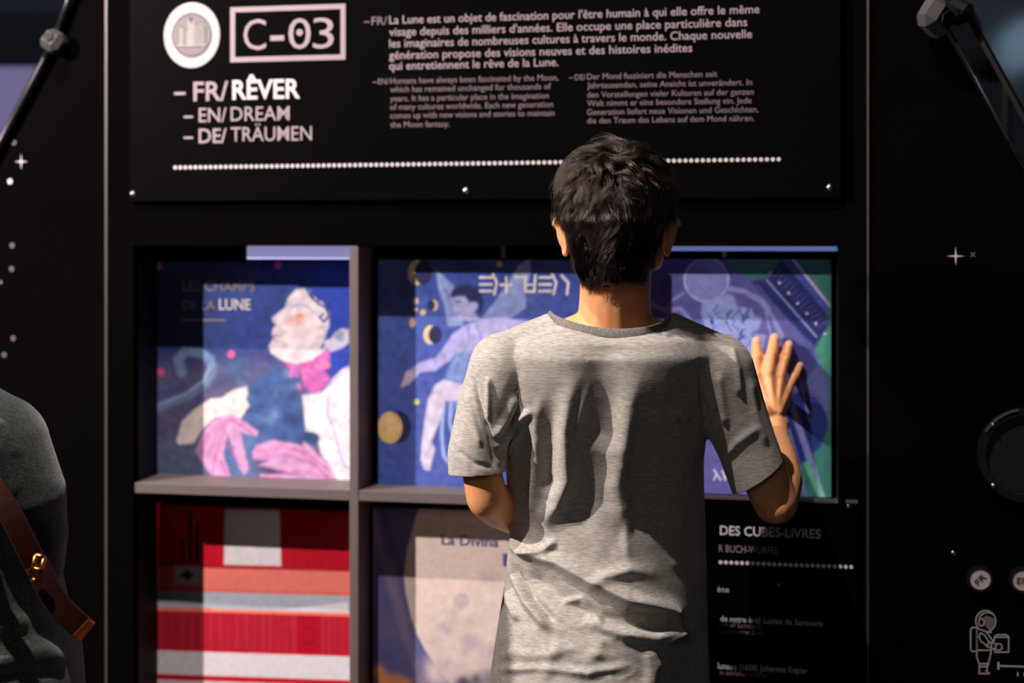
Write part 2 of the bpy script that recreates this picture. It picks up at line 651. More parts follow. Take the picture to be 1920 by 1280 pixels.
letter(panel, [
    ("Der Mond fasziniert die Menschen seit", 1101, 1345, 149, 11.5, 0.0),
    ("Jahrtausenden, seine Ansicht ist unverändert. In", 1101, 1410, 165.5, 11.5, 0.0),
    ("den Vorstellungen vieler Kulturen auf der ganzen", 1101, 1413, 183, 11.5, 0.0),
    ("Welt nimmt er eine besondere Stellung ein. Jede", 1101, 1409, 199, 11.5, 0.0),
    ("Generation liefert neue Visionen und Geschichten,", 1101, 1422, 215.5, 11.5, 0.0),
    ("die den Traum des Lebens auf dem Mond nähren.", 1101, 1414, 231.5, 11.5, 0.0),
    ('–', 1067, 1075, 150, 11, 0.01), ('DE/', 1078, 1098, 150, 11, 0.0)], M['ink_dim'], name='german_text')


def dots(parent, pl, t, xa, ya, xb, yb, n, rpx, m):
    bm = bmesh.new()
    ua, va = pl.at(xa, ya, t)
    ub, vb_ = pl.at(xb, yb, t)
    r = rpx / FPX * 2.5
    for i in range(n):
        k = i / (n - 1)
        disc(bm, ua + (ub - ua) * k, va + (vb_ - va) * k, r, t - LF - INK, t - LF, 10)
    obj('dotted_line', bm, m, parent)


dots(panel, WALL, -PT, 329, 314, 1460, 298.5, 112, 3.9, M['ink_white'])
for px, py in ((249, 364), (874, 357.5), (1556, 351.5)):
    u, v = WALL.at(px, py, -PT)
    screw(panel, u, v, -PT, 0.006)

# title code in its box
bm = bmesh.new()
ua, va = WALL.at(432, 117, -PT)
ub, vb2 = WALL.at(648, 8, -PT)
_, vtl = WALL.at(432, 14, -PT)
vb2 = vtl
w = 0.0092
for a in ((ua, ub, va, va + w), (ua, ub, vb2 - w, vb2), (ua, ua + w, va + w, vb2 - w), (ub - w, ub, va + w, vb2 - w)):
    box(bm, a[0], a[1], -PT - LF - INK, -PT - LF, a[2], a[3])
for s, a, b in (('C', 457, 499), ('0', 541, 583), ('3', 587, 626)):
    text_px(bm, WALL, s, a, b, 94 - (a - 457) * 0.022, 61, -PT, LF, bold=-0.004)
text_px(bm, WALL, '–', 507, 533, 92, 58, -PT, LF, bold=0.03)
u, v = WALL.at(562, 61, -PT)
disc(bm, u, v, 0.0062, -PT - LF - INK, -PT - LF, 12)
obj('title_box', bm, M['ink_pink'], panel)

# round emblem of towers
eu, ev = WALL.at(360, 66, -PT)
R0 = 0.0545
bm = bmesh.new()
prism(bm, [(eu + R0 * math.cos(2 * math.pi * i / 64), ev + R0 * 1.1 * math.sin(2 * math.pi * i / 64)) for i in range(64)], -PT - 0.0012, -PT)
emb = obj('emblem', bm, M['badge_white'], panel)
bm = bmesh.new()
prism(bm, [(eu + R0 * 0.69 * math.cos(2 * math.pi * i / 64), ev + R0 * 0.76 * math.sin(2 * math.pi * i / 64)) for i in range(64)], -PT - 0.0018, -PT - 0.0012)
obj('emblem_disc', bm, M['badge_grey'], emb)
bm = bmesh.new()
bm2 = bmesh.new()
tw = [(-0.027, 0.006, 0.026), (-0.019, 0.010, 0.036), (-0.011, 0.008, 0.030), (-0.001, 0.012, 0.052), (0.010, 0.008, 0.040), (0.019, 0.008, 0.044), (0.026, 0.006, 0.034)]
for cx, wd, h in tw:
    box(bm, eu + cx - wd / 2, eu + cx + wd / 2, -PT - 0.0022, -PT - 0.0018, ev - 0.02, ev - 0.02 + h)
    for k in (-0.32, 0.0, 0.32):
        box(bm2, eu + cx + k * wd - 0.0005, eu + cx + k * wd + 0.0005, -PT - 0.0025, -PT - 0.0022, ev - 0.018, ev - 0.022 + h)
    box(bm2, eu + cx - wd / 2, eu + cx + wd / 2, -PT - 0.0025, -PT - 0.0022, ev - 0.0215 + h, ev - 0.02 + h)
ring(bm2, eu - 0.001, ev + 0.027, 0.002, 0.0038, -PT - 0.0025, -PT - 0.0022, 16)
box(bm2, eu - 0.031, eu + 0.031, -PT - 0.0025, -PT - 0.0018, ev - 0.0215, ev - 0.02)
ring(bm2, eu, ev, R0 * 0.68, R0 * 0.71, -PT - 0.0021, -PT - 0.0012, 48)
obj('towers', bm, M['badge_white'], emb)
obj('tower_lines', bm2, M['badge_dark'], emb)

# ------------------------------------------------------------------ rack with the turning cubes
rack = empty('cube_rack', WALL, 0, 0, 0)
tag(rack, 'grey metal rack of square compartments set into the black wall', 'rack')
DEPTH = 0.52
d1a, d1b = U(655.5), U(672)
d2a, d2b = U(1115), U(1131)
sh_t, sh_b = Vv(905, 262), Vv(924, 262)
bm = bmesh.new()
box(bm, oL, oR, DEPTH, DEPTH + 0.01, oB, oT)
obj('back_panel', bm, M['recess'], rack)
for a, b, c, d in ((oL - 0.012, oL, oB, oT), (oR, oR + 0.012, oB, oT)):
    bm = bmesh.new()
    box(bm, a, b, 0.021, DEPTH, c, d)
    obj('side_panel', bm, M['recess'], rack)
for a, b in ((oT, oT + 0.012), (oB - 0.012, oB)):
    bm = bmesh.new()
    box(bm, oL - 0.012, oR + 0.012, 0.021, DEPTH, a, b)
    obj('top_panel' if a == oT else 'bottom_panel', bm, M['recess'], rack)
for a, b in ((d1a, d1b), (d2a, d2b)):
    bm = bmesh.new()
    box(bm, a, b, -0.001, DEPTH, oB, oT - 0.002, bevel=0.001)
    obj('divider', bm, M['rack'], rack)
for a, b in ((oL + 0.003, d1a), (d1b, d2a), (d2b, oR)):
    bm = bmesh.new()
    box(bm, a, b, 0.0, DEPTH, sh_b, sh_t, bevel=0.001)
    obj('shelf', bm, M['rack'], rack)
# added glowing strips standing in for the pale light glimpsed above the cubes
bm = bmesh.new()
a, _ = WALL.at(463, 470, 0.03)
b = d1a - 0.001
_, va = WALL.at(463, 485.5, 0.03)
box(bm, a, b, 0.03, 0.05, va, oT - 0.001)
obj('glow_strip', bm, M['gap_glow'], rack)
bm = bmesh.new()
a, _ = WALL.at(1180, 470, 0.03)
_, va = WALL.at(1400, 470.5, 0.03)
box(bm, a, oR - 0.001, 0.03, 0.05, va, oT - 0.001)
M['gap_glow_dim'] = mat('blue_gap_glow', (120, 140, 205), 0.6, emit=0.5, noise=0.02)
obj('glow_strip', bm, M['gap_glow_dim'], rack)


# ---- painter for printed covers
class Paint:
    def __init__(self, X, Y, base):
        self.X, self.Y = X, Y
        self.C = np.tile(lin(base), (len(X), 1))
        self.sx, self.ox, self.oy = 1.0, 0.0, 0.0

    def frame(self, ox, oy, s):
        self.ox, self.oy, self.sx = ox, oy, s
        self.x = (self.X - ox) / s
        self.y = (self.Y - oy) / s

    def mix(self, a, col):
        a = np.clip(a, 0, 1)[:, None]
        self.C = self.C * (1 - a) + lin(col) * a

    def _segd(self, pts, closed):
        d2 = np.full(len(self.x), 1e12)
        n = len(pts)
        for i in range(n if closed else n - 1):
            ax, ay = pts[i]
            bx, by = pts[(i + 1) % n]
            dx, dy = bx - ax, by - ay
            L = dx * dx + dy * dy + 1e-9
            t = np.clip(((self.x - ax) * dx + (self.y - ay) * dy) / L, 0, 1)
            d2 = np.minimum(d2, (self.x - ax - t * dx) ** 2 + (self.y - ay - t * dy) ** 2)
        return np.sqrt(d2)

    def poly(self, pts, col, f=5.0, a=1.0):
        ins = np.zeros(len(self.x), bool)
        n = len(pts)
        for i in range(n):
            ax, ay = pts[i]
            bx, by = pts[(i + 1) % n]
            if ay == by:
                continue
            c = ((ay > self.y) != (by > self.y)) & (self.x < (bx - ax) * (self.y - ay) / (by - ay) + ax)
            ins ^= c
        d = self._segd(pts, True)
        sd = np.where(ins, d, -d)
        self.mix(a * np.clip(sd / f * 0.5 + 0.5, 0, 1), col)

    def stroke(self, pts, w, col, f=4.0, a=1.0):
        d = self._segd(pts, False)
        self.mix(a * np.clip((w / 2 - d) / f + 0.5, 0, 1), col)

    def ell(self, cx, cy, rx, ry, col, f=5.0, a=1.0):
        k = np.sqrt(((self.x - cx) / rx) ** 2 + ((self.y - cy) / ry) ** 2)
        self.mix(a * np.clip((1 - k) * min(rx, ry) / f + 0.5, 0, 1), col)

    def blobs(self, region, n, r, cols, a=0.5, seed=0):
        g = np.random.default_rng(seed)
        x0, y0, x1, y1 = region
        for i in range(n):
            cx, cy = g.uniform(x0, x1), g.uniform(y0, y1)
            k = np.exp(-(((self.x - cx) / (r * g.uniform(.6, 1.3))) ** 2 + ((self.y - cy) / (r * g.uniform(.6, 1.3))) ** 2))
            self.mix(a * k, cols[i % len(cols)])

    def grain(self, amt, seed=0):
        g = np.random.default_rng(seed)
        n = 64
        G = g.normal(size=(n, n))
        fx = (self.x * 0.045) % (n - 1)
        fy = (self.y * 0.045) % (n - 1)
        ix, iy = fx.astype(int), fy.astype(int)
        tx, ty = fx - ix, fy - iy
        v = (G[iy, ix] * (1 - tx) + G[iy, ix + 1] * tx) * (1 - ty) + (G[iy + 1, ix] * (1 - tx) + G[iy + 1, ix + 1] * tx) * ty
        self.C = np.clip(self.C * (1 + amt * v[:, None]), 0.001, 0.95)


def cover_moonfields(X, Y):
    p = Paint(X, Y, (28, 58, 138))
    p.frame(230, 440, 470 / 1203)
    p.poly([(120, 590), (1100, 600), (1100, 1250), (120, 1250)], (92, 84, 132), 60)
    p.poly([(900, 100), (1200, 100), (1200, 720), (960, 720), (880, 400)], (22, 62, 184), 90)
    p.poly([(100, 100), (420, 100), (420, 590), (100, 590)], (18, 26, 70), 120, 0.8)
    p.blobs((160, 600, 700, 1180), 26, 60, [(60, 72, 120), (112, 96, 140), (50, 92, 140), (96, 106, 150)], 0.6, 3)
    p.stroke([(165, 830), (240, 800), (330, 760), (395, 710), (430, 650), (420, 600), (370, 565), (300, 560), (265, 600), (285, 660)], 44, (104, 136, 186), 18, 0.85)
    p.stroke([(175, 815), (300, 765), (390, 700), (415, 640)], 10, (170, 190, 215), 8, 0.6)
    p.poly([(160, 1060), (300, 1010), (400, 1100), (480, 1200), (150, 1200)], (70, 100, 140), 50, 0.7)
    # cat
    p.poly([(600, 745), (650, 690), (705, 640), (740, 612), (760, 640), (820, 650), (845, 635), (865, 760), (870, 900), (935, 945), (930, 1010), (860, 1010), (640, 1030), (520, 1150), (480, 1050), (560, 900)], (58, 92, 158), 14)
    p.blobs((580, 660, 880, 1120), 34, 34, [(112, 142, 200), (38, 62, 122), (84, 118, 182), (48, 60, 130)], 0.6, 5)
    p.poly([(480, 1000), (620, 980), (640, 1190), (520, 1190)], (78, 118, 172), 25, 0.8)
    # pale sleeve
    p.poly([(258, 990), (285, 895), (340, 840), (420, 788), (480, 780), (530, 745), (595, 728), (600, 760), (590, 785), (607, 820), (565, 880), (500, 868), (440, 880), (385, 930), (340, 1000), (270, 1006)], (232, 214, 214), 6)
    p.stroke([(440, 800), (520, 840), (570, 860)], 5, (190, 170, 190), 6, 0.7)
    # gloves
    G1 = (214, 150, 206)
    p.poly([(350, 1040), (380, 960), (430, 890), (520, 858), (570, 885), (652, 945), (640, 968), (565, 945), (605, 1125), (585, 1150), (560, 1120), (505, 960), (482, 1050), (520, 1172), (440, 1172), (395, 1110)], G1, 8)
    p.poly([(622, 1045), (640, 1010), (720, 985), (800, 1000), (862, 1012), (872, 985), (935, 1050), (1000, 1110), (1035, 1195), (670, 1180), (660, 1150), (840, 1150), (650, 1105), (700, 1085), (628, 1075)], G1, 8)
    for q in ([(380, 1000), (440, 920), (520, 880), (620, 950)], [(400, 1060), (450, 960), (500, 900)], [(440, 1080), (470, 960), (560, 1100)], [(640, 1040), (760, 1010), (860, 1030), (980, 1120)],
              [(650, 1070), (780, 1050), (930, 1100)], [(680, 1160), (860, 1130), (990, 1165)], [(430, 1160), (440, 1040)], [(500, 1160), (470, 1080)], [(820, 1020), (900, 1080), (1000, 1180)]):
        p.stroke(q, 7, (222, 40, 140), 9, 0.55)
        p.stroke([(a + 8, b + 12) for a, b in q], 5, (120, 90, 190), 8, 0.5)
    # blouse and shoulder
    p.poly([(862, 770), (900, 765), (960, 750), (1010, 690), (1050, 650), (1085, 632), (1200, 620), (1200, 1250), (1035, 1200), (1000, 1115), (950, 1050), (935, 965), (880, 940)], (236, 224, 240), 8)
    p.stroke([(985, 770), (985, 860), (1020, 960), (1045, 1060), (1065, 1110), (1085, 1120)], 9, (150, 150, 215), 8, 0.7)
    p.stroke([(870, 760), (940, 768), (1000, 715), (1085, 640)], 7, (110, 120, 205), 8, 0.7)
    p.ell(905, 975, 40, 28, (44, 72, 128), 12)
    # choker
    p.poly([(775, 605), (850, 622), (930, 590), (965, 545), (995, 560), (990, 640), (965, 645), (995, 690), (960, 748), (900, 758), (872, 720), (855, 650), (820, 682)], (206, 90, 180), 8)
    p.blobs((790, 580, 980, 740), 24, 10, [(235, 60, 140), (190, 120, 220), (240, 130, 180)], 0.8, 8)
    p.ell(970, 625, 26, 18, (236, 120, 180), 8)
    # face
    p.poly([(832, 262), (795, 300), (780, 350), (718, 398), (722, 418), (738, 432), (720, 455), (716, 478), (728, 492), (702, 532), (712, 568), (760, 600), (830, 620), (900, 606), (950, 572), (978, 540), (958, 520), (990, 440), (992, 380), (960, 325), (920, 300), (882, 258)], (226, 208, 220), 7)
    p.ell(850, 470, 90, 60, (238, 216, 216), 60, 0.6)
    p.ell(825, 415, 45, 24, (232, 150, 150), 24, 0.7)
    p.ell(850, 388, 22, 12, (240, 150, 70), 8)
    p.stroke([(815, 345), (850, 332), (890, 345), (915, 370)], 9, (140, 140, 200), 9, 0.8)
    p.stroke([(720, 480), (750, 488), (765, 482)], 7, (180, 120, 160), 6, 0.8)
    p.stroke([(715, 505), (745, 512)], 6, (190, 150, 180), 6, 0.7)
    for q in ([(880, 258), (905, 300), (940, 330), (975, 350), (990, 390), (965, 418), (945, 395), (962, 380)], [(905, 280), (915, 310)], [(935, 290), (940, 318)], [(955, 545), (965, 525), (990, 500), (1010, 480)]):
        p.stroke(q, 10, (26, 50, 150), 6)
    p.poly([(962, 512), (1000, 497), (1020, 470), (1050, 450), (1085, 455), (1085, 520), (1050, 545), (1000, 560), (972, 538)], (216, 206, 230), 7)
    p.ell(1045, 490, 22, 24, (110, 150, 200), 14, 0.8)
    for cx, cy in ((520, 573), (183, 660), (170, 150), (745, 145)):
        p.ell(cx, cy, 17, 19, (232, 70, 140), 6)
    p.grain(0.13, 1)
    return p.C


def cover_angel(X, Y):
    p = Paint(X, Y, (58, 88, 184))
    p.frame(660, 440, 500 / 1280)
    p.poly([(40, 60), (1200, 60), (1200, 240), (40, 240)], (22, 54, 150), 120)
    p.poly([(60, 440), (480, 440), (480, 1300), (60, 1300)], (74, 92, 188), 160, 0.8)
    p.blobs((60, 100, 1200, 1200), 40, 70, [(66, 92, 180), (46, 76, 172), (90, 102, 190), (60, 96, 196)], 0.5, 2)
    # wings
    W = (142, 160, 226)
    p.poly([(403, 165), (440, 198), (490, 248), (482, 300), (510, 350), (540, 400), (532, 436), (462, 440), (440, 330), (412, 250)], W, 7)
    p.poly([(625, 395), (680, 330), (740, 240), (800, 150), (856, 106), (856, 180), (832, 280), (834, 350), (760, 402), (680, 408)], W, 7)
    for i in range(9):
        p.stroke([(640 + i * 14, 400 - i * 2), (760 + i * 10, 220 + i * 14), (848 - i * 2, 120 + i * 24)], 4, (90, 112, 200), 5, 0.5)
    for i in range(6):
        p.stroke([(420 + i * 8, 200 + i * 14), (455 + i * 6, 300 + i * 12), (480 + i * 8, 430)], 4, (96, 118, 204), 5, 0.5)
    # body
    Bc = (172, 170, 234)
    p.poly([(530, 440), (478, 482), (440, 540), (400, 590), (330, 610), (262, 658), (238, 728), (272, 716), (322, 660), (400, 652), (470, 602), (505, 566), (545, 640), (600, 700), (900, 700), (900, 420), (700, 398), (620, 405)], Bc, 7)
    p.poly([(262, 655), (236, 730), (275, 715), (328, 655)], (206, 182, 224), 8)
    p.poly([(500, 565), (470, 620), (445, 695), (545, 735), (640, 730), (620, 600), (560, 560)], (120, 150, 220), 10)
    for q in ([(560, 440), (560, 520), (520, 590)], [(600, 440), (640, 560), (600, 700)], [(440, 690), (500, 700), (560, 730)], [(520, 570), (490, 690)], [(560, 580), (540, 720)]):
        p.stroke(q, 6, (96, 104, 190), 8, 0.6)
    p.poly([(440, 800), (640, 790), (640, 1000), (560, 900)], (120, 148, 226), 20, 0.6)
    for q in ([(440, 800), (430, 950), (440, 1060), (462, 1090)], [(475, 800), (470, 900), (490, 980)], [(510, 800), (520, 900), (560, 980)]):
        p.stroke(q, 18, (150, 176, 236), 8)
    p.poly([(440, 695), (400, 720), (365, 790), (350, 880), (335, 1000), (330, 1080), (345, 1125), (372, 1132), (382, 1090), (398, 1030), (382, 990), (410, 920), (430, 870), (442, 796), (600, 796), (660, 760), (600, 735), (540, 720)], (216, 206, 242), 7)
    p.stroke([(350, 1060), (372, 1030), (384, 1000)], 5, (160, 150, 215), 6, 0.7)
    # head
    p.poly([(488, 300), (530, 285), (580, 318), (606, 318), (606, 350), (584, 372), (620, 410), (560, 415), (520, 402), (502, 376), (484, 352), (494, 330)], (172, 172, 226), 6)
    p.poly([(468, 296), (480, 268), (510, 244), (560, 238), (612, 262), (634, 320), (620, 372), (604, 380), (606, 330), (580, 320), (566, 328), (540, 296), (498, 296)], (26, 40, 98), 8)
    p.stroke([(500, 322), (522, 320)], 7, (40, 50, 120), 5)
    p.stroke([(500, 375), (520, 372)], 5, (90, 80, 160), 5)
    # moons
    Mo = (226, 196, 150)
    for cx, cy, rx, ry, dx in ((310, 182, 42, 60, 32), (394, 338, 18, 26, -14), (375, 480, 32, 45, 25)):
        p.ell(cx, cy, rx, ry, Mo, 5)
        p.ell(cx + dx, cy, rx, ry * 0.95, (34, 40, 92), 5)
    p.ell(222, 922, 60, 78, (38, 42, 100), 8)
    p.ell(182, 925, 60, 76, (240, 190, 112), 5)
    p.ell(180, 905, 40, 40, (246, 206, 140), 30, 0.6)
    p.ell(340, 372, 14, 15, Mo, 4)
    p.ell(290, 422, 15, 22, Mo, 5)
    p.ell(305, 318, 14, 16, Mo, 5)
    p.ell(305, 358, 12, 10, Mo, 5)
    p.ell(252, 276, 30, 30, (70, 66, 96), 8, 0.7)
    p.ell(82, 435, 16, 22, Mo, 6)
    p.ell(80, 335, 13, 14, Mo, 6)
    for cx, cy in ((110, 135), (707, 140), (310, 803)):
        p.ell(cx, cy, 14, 14, (196, 200, 90), 6)
    # title glyphs
    T = (232, 220, 214)
    for gx in (615, 900):
        for yy in (205, 238, 270):
            p.stroke([(gx, yy), (gx + 55, yy)], 12, T, 5)
        p.stroke([(gx + 62, 190), (gx + 80, 230), (gx + 68, 285)], 11, T, 5)
    p.stroke([(715, 240), (765, 240)], 12, T, 5)
    p.stroke([(740, 205), (742, 275)], 11, T, 5)
    p.stroke([(785, 203), (835, 203), (828, 240), (835, 272), (875, 272), (880, 195)], 12, T, 5)
    p.stroke([(830, 240), (872, 240)], 9, T, 5)
    p.stroke([(1005, 195), (1038, 230), (1032, 285)], 12, T, 5)
    p.grain(0.12, 2)
    return p.C


def cover_space(X, Y):
    p = Paint(X, Y, (98, 96, 178))
    p.frame(1160, 440, 460 / 1132)
    p.poly([(-300, 60), (1000, 60), (1000, 200), (-300, 200)], (62, 66, 146), 100, 0.7)
    p.blobs((-200, 200, 950, 1200), 30, 90, [(110, 110, 190), (84, 84, 168), (122, 118, 200), (74, 78, 160)], 0.5, 4)
    Tl = (30, 118, 106)
    p.poly([(440, 60), (780, 60), (748, 140), (700, 195), (640, 212), (580, 195), (520, 150)], Tl, 8)
    p.poly([(790, 60), (1040, 60), (1040, 420), (975, 320)], Tl, 8)
    p.poly([(1040, 400), (965, 412), (920, 450), (902, 520), (925, 600), (975, 665), (1040, 700)], (46, 150, 128), 8)
    # film strip band
    p.poly([(750, 110), (690, 200), (610, 215), (905, 520), (985, 400), (985, 370)], (40, 44, 118), 10)
    p.stroke([(770, 112), (975, 360)], 26, (60, 84, 190), 8)
    p.stroke([(800, 108), (980, 335)], 12, (196, 186, 226), 5, 0.9)
    p.stroke([(684, 210), (912, 470)], 9, (132, 150, 230), 6)
    p.stroke([(640, 230), (880, 520)], 6, (72, 98, 206), 5)
    for i in range(14):
        k = i / 13
        p.stroke([(745 + 215 * k, 160 + 240 * k), (715 + 200 * k, 195 + 230 * k)], 5, (84, 92, 180), 5, 0.7)
    for i in range(7):
        p.ell(700 + 42 * i, 175 + 47 * i, 7, 7, (190, 190, 230), 4)
    # moon disc and ribbons
    p.ell(405, 208, 106, 104, (178, 180, 246), 6)
    p.ell(405, 208, 97, 95, (132, 140, 218), 10)
    R = (146, 154, 236)
    for q, w in (([(140, 230), (125, 285), (160, 325), (220, 345), (285, 340), (320, 380), (345, 430)], 16), ([(300, 268), (250, 300), (225, 330)], 10), ([(500, 250), (580, 260), (660, 310), (710, 380), (750, 460), (755, 540)], 22),
                 ([(520, 240), (640, 280), (700, 340)], 9), ([(680, 360), (700, 450), (690, 520)], 10), ([(140, 310), (200, 350), (260, 360)], 8)):
        p.stroke(q, w, R, 10, 0.85)
    # stone figures
    p.poly([(385, 315), (450, 300), (500, 270), (532, 285), (545, 330), (612, 340), (625, 375), (660, 385), (648, 430), (625, 455), (680, 465), (665, 520), (620, 600), (400, 600), (402, 440), (380, 360)], (146, 164, 238), 7)
    g = np.random.default_rng(6)
    for i in range(46):
        cx, cy = g.uniform(400, 640), g.uniform(310, 590)
        q = [(cx, cy)]
        for k in range(3):
            q.append((q[-1][0] + g.uniform(-22, 22), q[-1][1] + g.uniform(4, 22)))
        p.stroke(q, 5, (48, 70, 176), 4, 0.8)
    p.ell(432, 402, 9, 11, (40, 60, 160), 3)
    # lower dark disc and rays
    p.ell(830, 900, 140, 175, (30, 44, 132), 12)
    p.poly([(700, 650), (760, 480), (900, 520), (920, 600), (840, 690)], (62, 62, 146), 16, 0.7)
    p.stroke([(905, 540), (925, 610), (860, 690)], 8, (96, 118, 214), 6)
    p.poly([(975, 880), (930, 980), (820, 1075), (780, 1130), (760, 1260), (1060, 1260), (1060, 880)], Tl, 8)
    p.stroke([(800, 790), (860, 970), (945, 1230)], 30, (128, 132, 214), 8)
    p.stroke([(740, 760), (800, 960), (870, 1230)], 20, (108, 116, 204), 8)
    p.stroke([(835, 660), (880, 860)], 10, (120, 130, 218), 6)
    p.stroke([(870, 1060), (945, 1230)], 30, (90, 190, 160), 8, 0.9)
    for i in range(5):
        p.stroke([(870, 700 + 14 * i), (940, 660 + 30 * i), (985, 760 + 20 * i)], 5, (84, 104, 204), 5, 0.7)
    T = (214, 214, 240)
    for q in ([(440, 1085), (470, 1130)], [(452, 1100), (440, 1130)], [(478, 1088), (492, 1130), (500, 1090)]):
        p.stroke(q, 8, T, 4)
    p.poly([(965, 60), (1060, 60), (1060, 1260), (978, 1260), (962, 700)], (34, 96, 92), 18, 0.8)
    p.grain(0.1, 3)
    return p.C


def cover_red(X, Y):
    p = Paint(X, Y, (190, 14, 40))
    p.frame(230, 900, 470 / 1583)
    sl = lambda y: (y - 0.0) 
    # rows follow the cube face: rectify the perspective slope
    dy = (p.x - 600) * 0.026 * (p.y + 1500) / 2100
    p.y = p.y - dy
    B = 3000
    bands = [(545, 555, (150, 8, 30)), (555, 692, (236, 122, 112)), (692, 706, (240, 110, 80)), (706, 812, (176, 180, 196)), (812, 836, (244, 128, 104)),
             (836, 1074, (176, 12, 40)), (1074, 1086, (210, 20, 44)), (1086, 1236, (222, 216, 224)), (1236, 1270, (200, 14, 40)), (1270, 1340, (214, 204, 212)), (1340, 1500, (186, 14, 40)), (1500, 1640, (230, 120, 110))]
    for a, b, c in bands:
        p.poly([(-B, a), (B, a), (B, b), (-B, b)], c, 4)
    p.poly([(560, 812), (1000, 808), (1420, 745), (1430, 812)], (226, 222, 230), 8)
    p.mix(0.25 * (np.sin(p.x * 0.42) > 0.2) * ((p.y > 840) & (p.y < 1070) & ~((p.x > 1110) & (p.x < 1250))), (215, 90, 110))
    p.mix(0.25 * (np.sin(p.x * 0.42) > 0.2) * ((p.y > 150) & (p.y < 540) & (p.x > 1000)), (110, 0, 20))
    p.stroke([(1150, 930), (1180, 910), (1210, 940), (1205, 1000), (1170, 1015), (1145, 990)], 10, (150, 6, 30), 8)
    K = (42, 10, 16)
    for cx, top in ((378, 385), (427, 205), (472, 275)):
        p.stroke([(cx, top), (cx, 505)], 20, K, 6)
    p.poly([(645, 182), (990, 182), (1000, 532), (640, 532)], (226, 216, 222), 5)
    p.poly([(330, 545), (490, 545), (490, 658), (330, 658)], (206, 198, 200), 5)
    p.ell(408, 604, 34, 22, (50, 40, 46), 6)
    p.stroke([(408, 570), (408, 640)], 16, (50, 40, 46), 5)
    p.stroke([(365, 604), (450, 604)], 12, (50, 40, 46), 5)
    p.grain(0.04, 4)
    return p.C


def cover_moon(X, Y):
    p = Paint(X, Y, (96, 92, 150))
    p.frame(660, 900, 340 / 1145)
    p.blobs((60, 150, 600, 1350), 26, 80, [(76, 80, 150), (128, 108, 140), (66, 74, 150), (110, 98, 150)], 0.6, 4)
    for q, c in (([(120, 180), (180, 420), (260, 700), (380, 1050), (480, 1350)], (154, 128, 146)), ([(200, 180), (250, 500), (340, 900), (460, 1200)], (66, 72, 140)),
                 ([(240, 520), (330, 900), (420, 1150)], (146, 124, 150)), ([(380, 950), (440, 1150), (560, 1350)], (92, 100, 176))):
        p.stroke(q, 60, c, 50, 0.6)
    p.poly([(425, 160), (385, 300), (345, 450), (328, 600), (340, 720), (372, 860), (410, 970), (460, 1070), (520, 1160), (580, 1240), (700, 1360), (2400, 1400), (2400, 100), (425, 100)], (238, 212, 200), 7)
    p.blobs((560, 600, 1500, 1350), 60, 60, [(206, 178, 196), (226, 200, 200), (190, 166, 196), (240, 218, 204)], 0.6, 9)
    p.blobs((430, 800, 760, 1280), 20, 46, [(206, 176, 190), (232, 208, 206)], 0.6, 10)
    p.ell(690, 760, 50, 50, (206, 178, 194), 24, 0.8)
    p.blobs((140, 1200, 350, 1340), 18, 34, [(240, 150, 50), (226, 130, 44)], 0.95, 2)
    p.blobs((690, 1240, 820, 1360), 8, 40, [(66, 62, 92), (80, 74, 104)], 0.9, 3)
    p.blobs((850, 1180, 1000, 1360), 8, 50, [(110, 110, 140)], 0.6, 3)
    p.grain(0.05, 5)
    return p.C


